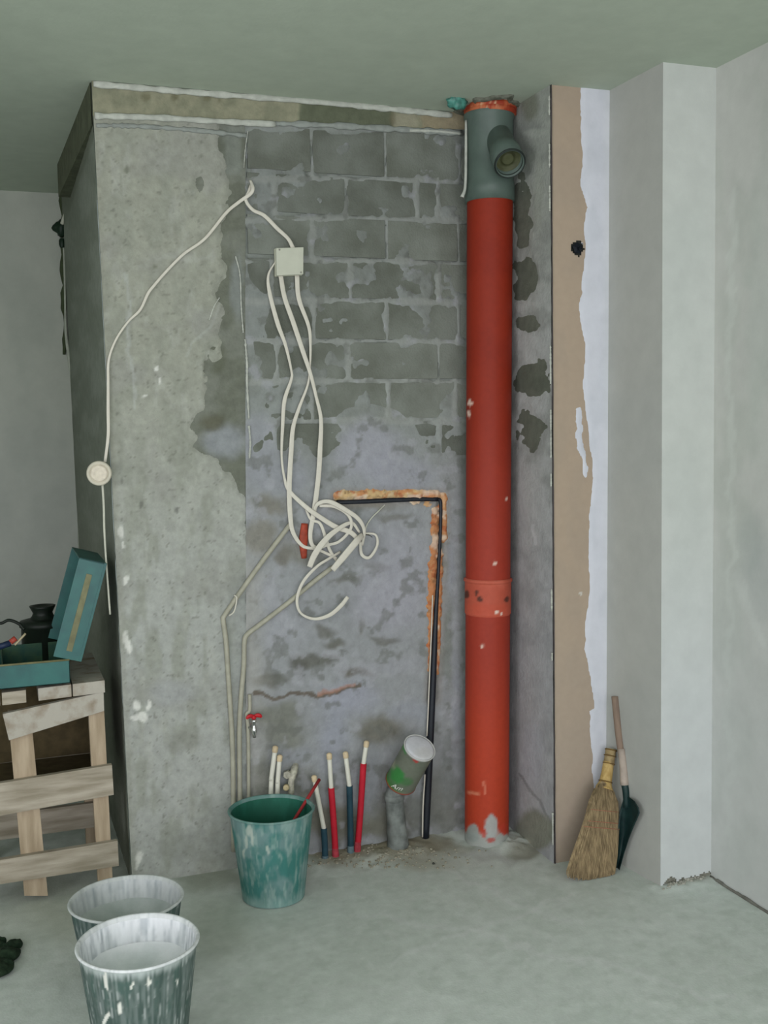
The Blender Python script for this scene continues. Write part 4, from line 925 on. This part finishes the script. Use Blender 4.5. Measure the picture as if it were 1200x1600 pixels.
# things in the toolbox
YT = y1+.07
bx = at(68, 988, 1, YT); zb_ = ztop+.038-(xR-bx[0])*.03
sc = empty('power_tool_base', (bx[0], bx[1], zb_), 'black flared tool part standing upright in the open toolbox', 'tool')
BKT = mat('black_tool', (16, 26, 18), rough=.5, var=.2); hT = at(68, 946, 1, YT)[2]-zb_
lathe('foot', [(0, 0), (.070, 0), (.074, .01), (.074, hT-.075), (.080, hT-.07), (.078, hT-.052), (.05, hT-.045), (0, hT-.043)], (bx[0], bx[1], zb_), (0, 0, 1), 32, BKT, sc)
lathe('flared_neck', [(.046, hT-.046), (.036, hT-.034), (.033, hT-.024), (.042, hT-.006), (.044, hT), (.034, hT), (.022, hT-.006), (0, hT-.006)], (bx[0], bx[1], zb_), (0, 0, 1), 32, BKT, sc)
o = tube('tool_cord', [at(-20, 968, 1, y0+.15), at(0, 974, 1, y0+.15), at(14, 969, 1, y0+.15), at(30, 975, 1, y0+.14), at(38, 984, 1, y0+.13)], .005, None, BKT, None, 8); tag(o, 'black cord running out of the toolbox at the left edge', 'cord')
s0, s1 = at(40, 990, 1, y0+.05), at(23, 1008, 1, y0+.04)
o = empty('screwdriver', s1, 'small tool with a red tip resting on the toolbox edge', 'screwdriver')
tube('shaft', [s0, (s0+s1)/2, s1], .0035, None, mat('shaft_pale', (168, 158, 128), rough=.5), o, 8, 2)
tube('red_grip', [s1+[.0, 0, .01]-[.012, 0, 0], s1+[0.004, 0, .022]], .009, None, mat('grip_red', (150, 62, 50), rough=.5), o, 10, 1)
tube('blue_grip', [s1+[-.055, 0, -.004], s1+[-.012, 0, .008]], .010, None, mat('grip_blue', (26, 40, 66), rough=.5), o, 10, 1)

# ---------------------------------------------------------------- broom
fy = at(925, 1372, 2, 0.0)[1]
def BP(x, y, off=0.0):                             # leaning plane of the broom
    return at(x, y, 1, fy+(1378-y)/208*.10-off)
br = empty('whisk_broom', (*BP(925, 1378)[:2], 0), 'short straw broom standing bristles down against the plasterboard edge', 'broom')
STR = mat('straw', (128, 112, 84), rough=.9, rgb2=(172, 152, 116), scale=40, stretch=(3, 3, .3)); STR2 = mat('straw_top', (168, 140, 84), rough=.85, rgb2=(190, 164, 108), scale=40, stretch=(3, 3, .3))
outl = [(1222, 938, 951), (1232, 928, 958), (1250, 920, 966), (1280, 913, 968), (1310, 902, 967), (1340, 891, 965), (1362, 884, 962), (1380, 884, 961)]
# solid core of the fan
V = []; Fc = []; seg = 20
for (y, a, b) in outl[:-1]:
    th = .020-.006*(y-1222)/140
    for k in range(seg):
        an = 2*math.pi*k/seg; s_ = (1+math.cos(an))/2
        V.append(BP(a+2+(b-a-4)*s_, y+ (s_-.5)*4, .0+th*math.sin(an)*1.0))
for i in range(len(outl)-2):
    for k in range(seg): Fc.append((i*seg+k, i*seg+(k+1) % seg, (i+1)*seg+(k+1) % seg, (i+1)*seg+k))
Fc.append(tuple(range(seg))); Fc.append(tuple((len(outl)-2)*seg+k for k in range(seg))[::-1])
me = bpy.data.meshes.new('bristle_core'); me.from_pydata([tuple(v) for v in V], [], Fc); link('bristle_core', me, STR, br)
# individual straws, too many to count
V = []; Fc = []; rs_ = random.Random(8)
ys = [o_[0] for o_ in outl]
for i in range(620):
    s_ = rs_.random(); d = rs_.choice((-1, 1, 1, 1)); ph = rs_.uniform(.6, 1.1); bend = rs_.uniform(-1, 1)
    yend = 1366+s_*16+rs_.uniform(-12, 6); ystart = 1224+rs_.random()**2*60
    P = []
    for q in range(6):
        y = ystart+(yend-ystart)*q/5; a = np.interp(y, ys, [o_[1] for o_ in outl]); b = np.interp(y, ys, [o_[2] for o_ in outl])
        s2 = min(max(s_+bend*.03*q/5, 0.01), .99)
        th = (.020-.006*(y-1222)/140)*math.sqrt(max(0, 1-(2*s2-1)**2))*ph+.002
        p_ = BP(a+(b-a)*s2, y, d*th+rs_.uniform(-.001, .001)); p_[2] = max(p_[2], .003); P.append(p_)
    v, f = sweep(np.array(P), .0012, .0010, 3); o0 = len(V); V += v; Fc += [tuple(k+o0 for k in g) for g in f]
me = bpy.data.meshes.new('straws'); me.from_pydata([tuple(v) for v in V], [], Fc)
o = link('straws', me, STR, br); o['kind'] = 'stuff'
tube('bound_neck', [BP(944, 1232), BP(946, 1222), BP(949, 1205), BP(951, 1190)], [.030, .021, .019, .018], [.018]*19 if False else None, STR2, br, 20, 6)
tube('handle_end', [BP(951, 1195), BP(953, 1182), BP(954.5, 1170)], [.0185, .018, .018], None, mat('straw_dark', (134, 116, 82), rough=.9, rgb2=(160, 142, 104), scale=60), br, 20, 6)
TW = mat('twine', (110, 88, 50), rough=.9)
for y, x in ((1172, 954.5), (1181, 953), (1193, 951.3), (1221, 946)):
    c = BP(x, y); d = BP(x+1.6, y-10)-BP(x, y); r_ = .0192 if y < 1200 else .0225
    lathe('twine_binding', [(r_-.001, -.002), (r_+.0018, -.0008), (r_+.0018, .0012), (r_-.001, .0025)], c, d, 24, TW, br)
RT = mat('red_thread', (160, 112, 88), rough=.9)
for y, tl in ((1264, 0), (1282, 0), (1291, 0)):
    a = np.interp(y, ys, [o_[1] for o_ in outl]); b = np.interp(y, ys, [o_[2] for o_ in outl])
    P = []
    for k in range(25):
        an = 2*math.pi*k/24; s_ = (1+math.cos(an))/2
        P.append(BP(a+(b-a)*s_, y+s_*5, .0215*math.sin(an)))
    tube('stitching', P, .0016, None, RT, br, 6, 1)

# ---------------------------------------------------------------- hand shovel behind the broom
ys0 = 3.10
shx = empty('hand_shovel', (*at(972, 1345, 1, ys0)[:2], 0), 'small black shovel with worn wooden handle standing behind the broom', 'shovel')
def SP(x, y, off=0.0): return at(x, y, 1, min(ys0+(1345-y)/260*.07, at(x, y, 0, 1.966)[1]-.012)-off)
HW = mat('handle_wood', (120, 104, 92), rough=.8, rgb2=(140, 122, 106), scale=20, stretch=(3, 3, .4))
tube('handle', [SP(961, 1088), SP(964, 1120), SP(967, 1150), SP(971, 1180), SP(975, 1205)], [.0125, .0125, .012, .011, .011], None, HW, shx, 16, 4)
tube('handle_collar', [SP(971, 1170), SP(974, 1200), SP(976, 1226)], [.0118, .0130, .0150], None, mat('pale_grip', (170, 158, 146), rough=.8), shx, 16, 4)
BS = mat('shovel_black', (18, 40, 40), rough=.5, rgb2=(30, 56, 54), scale=30)
tube('socket', [SP(976, 1224), SP(978, 1238), SP(979, 1262)], [.0125, .0115, .010], None, BS, shx, 14, 4)
V = []; Fc = []; rows = [(1246, 974, 984), (1252, 973, 992), (1262, 970, 998), (1270, 968, 1000), (1290, 966, 991), (1310, 964, 983), (1335, 962, 975), (1362, 958, 968)]
nc = 9
for sd in (0, 1):
    for (y, a, b) in rows:
        for k in range(nc):
            s_ = k/(nc-1); curve = .022*(2*s_-1)**2
            p_ = SP(a+(b-a)*s_, y, curve-.0025*sd-.006); p_[2] = max(p_[2], .004); V.append(p_)
nr = len(rows); off = nr*nc
for i in range(nr-1):
    for k in range(nc-1):
        a = i*nc+k; Fc.append((a, a+1, a+nc+1, a+nc)); Fc.append((a+off, a+nc+off, a+nc+1+off, a+1+off))
bd = [k for k in range(nc)]+[i*nc+nc-1 for i in range(1, nr)]+[(nr-1)*nc+k for k in range(nc-2, -1, -1)]+[i*nc for i in range(nr-2, 0, -1)]
for q in range(len(bd)):
    a, b = bd[q], bd[(q+1) % len(bd)]; Fc.append((a, a+off, b+off, b))
me = bpy.data.meshes.new('blade'); me.from_pydata([tuple(v) for v in V], [], Fc); link('blade', me, BS, shx)

# ---------------------------------------------------------------- small bits
hc = at(902, 388, 1, D2-.004)
cs = empty('cable_stub', hc, 'black ragged cable end poking from hole in the plasterboard', 'cable end')
bm = bmesh.new(); n = 10; rr_ = [.019, .015, .018, .014, .020, .015, .018, .014, .019, .015]
f = []; b = []
cc = bm.verts.new(hc+[0, -.006, 0])
for k in range(n):
    a = 2*math.pi*k/n+.35; f.append(bm.verts.new(hc+[rr_[k]*math.cos(a), -.002, rr_[k]*1.15*math.sin(a)])); b.append(bm.verts.new(hc+[rr_[k]*.7*math.cos(a), .010, rr_[k]*.7*math.sin(a)]))
for k in range(n):
    bm.faces.new((cc, f[k], f[(k+1) % n])); bm.faces.new((f[k], b[k], b[(k+1) % n], f[(k+1) % n]))
bm.faces.new(b[::-1])
from_bm('rubber_grommet', bm, mat('rubber_black', (14, 20, 28), rough=.6, spec=.2), cs)
tube('wire_end', [hc+[.0, .0, .0], hc+[.002, -.012, -.002], hc+[.004, -.016, -.008]], .005, None, mat('rubber_black', (14, 20, 28)), cs, 8, 4)

# crumpled dark cloth at the left edge of the floor
cl = at(8, 1495, 2, .02)
DK = mat('dark_cloth', (14, 34, 18), rough=.9, rgb2=(34, 52, 34), scale=60, bump=.8)
V = None
bm = bmesh.new()
for (x, y, sx, sy, rot) in ((22, 1477, .030, .022, .6), (8, 1493, .045, .04, .5), (-18, 1480, .05, .03, 0), (-12, 1515, .06, .05, 0), (0, 1472, .018, .016, 0)):
    c = at(x, y, 2, .014); bmesh.ops.create_icosphere(bm, subdivisions=3, radius=1, matrix=Matrix.Translation((c[0], c[1], .015)) @ Matrix.Rotation(rot, 4, 'Z') @ Matrix.Diagonal((sx, sy, .017, 1)))
P = np.array([v.co[:] for v in bm.verts]); nn = fbm(P[:, 0]*60, P[:, 1]*60, 5)-.5
for v, q in zip(bm.verts, nn): v.co.z = max(.001, v.co.z*(1+q*.9)); v.co.x += q*.01
o = from_bm('work_glove', bm, DK, None, True); rm = o.modifiers.new('merge', 'REMESH'); rm.mode = 'VOXEL'; rm.voxel_size = .004
tag(o, 'dark green-black crumpled work glove on the floor at the left edge', 'glove')

# mortar rubble along the foot of the wall: countless crumbs
def crumbs(name, spots, seed, label, m, parent=None):
    rr = random.Random(seed); V = []; Fc = []
    for (x, y, r) in spots:
        c = at(x, y, 2, 0.0); o0 = len(V); h = rr.uniform(.5, .9)*r
        z0 = float(floor_h(np.zeros(1), np.zeros(1), np.array([[c[0], c[1], 0.0]]))[0])
        k = 6; a0 = rr.random()*6
        for i in range(k): a = a0+2*math.pi*i/k; q = r*rr.uniform(.7, 1.2); V.append((c[0]+q*math.cos(a), c[1]+q*math.sin(a), z0-.002))
        for i in range(k): a = a0+.3+2*math.pi*i/k; q = r*rr.uniform(.4, .8); V.append((c[0]+q*math.cos(a), c[1]+q*math.sin(a), z0+h*rr.uniform(.7, 1.1)))
        for i in range(k): Fc.append((o0+i, o0+(i+1) % k, o0+k+(i+1) % k, o0+k+i))
        Fc.append(tuple(o0+k+i for i in range(k)))
    me = bpy.data.meshes.new(name); me.from_pydata(V, [], Fc)
    o = link(name, me, m, parent, False); o['kind'] = 'stuff'
    if label: o['label'] = label; o['category'] = 'rubble'
    return o
rr = random.Random(12)
RUB = mat('rubble', (134, 130, 112), rough=1, rgb2=(160, 156, 140), scale=30, bump=.6)
crumbs('mortar_crumbs', [(rr.gauss(590, 70), 1332+rr.uniform(-4, 26)-abs(rr.gauss(0, 1)), rr.uniform(.002, .007)) for _ in range(240)], 3, 'brownish mortar crumbs scattered along the foot of the block wall', RUB)
crumbs('plaster_crumbs', [(rr.uniform(1036, 1108), 0, rr.uniform(.003, .009)) for _ in range(0)]+[(x, 1388-(x-1034)*.30+rr.uniform(-2, 6), rr.uniform(.003, .008)) for x in [rr.uniform(1036, 1112) for _ in range(60)]], 4, 'pale plaster crumbs along the foot of the white pier', mat('pale_rubble', (150, 150, 138), rough=1, rgb2=(176, 176, 166), scale=30))
o = crumbs('dark_chip', [(677, 1350, .007)], 5, None, mat('chip_dark', (70, 72, 66), rough=1)); o['label'] = 'single dark chip lying on the open floor before the wall'; o['category'] = 'chip'; del o['kind']
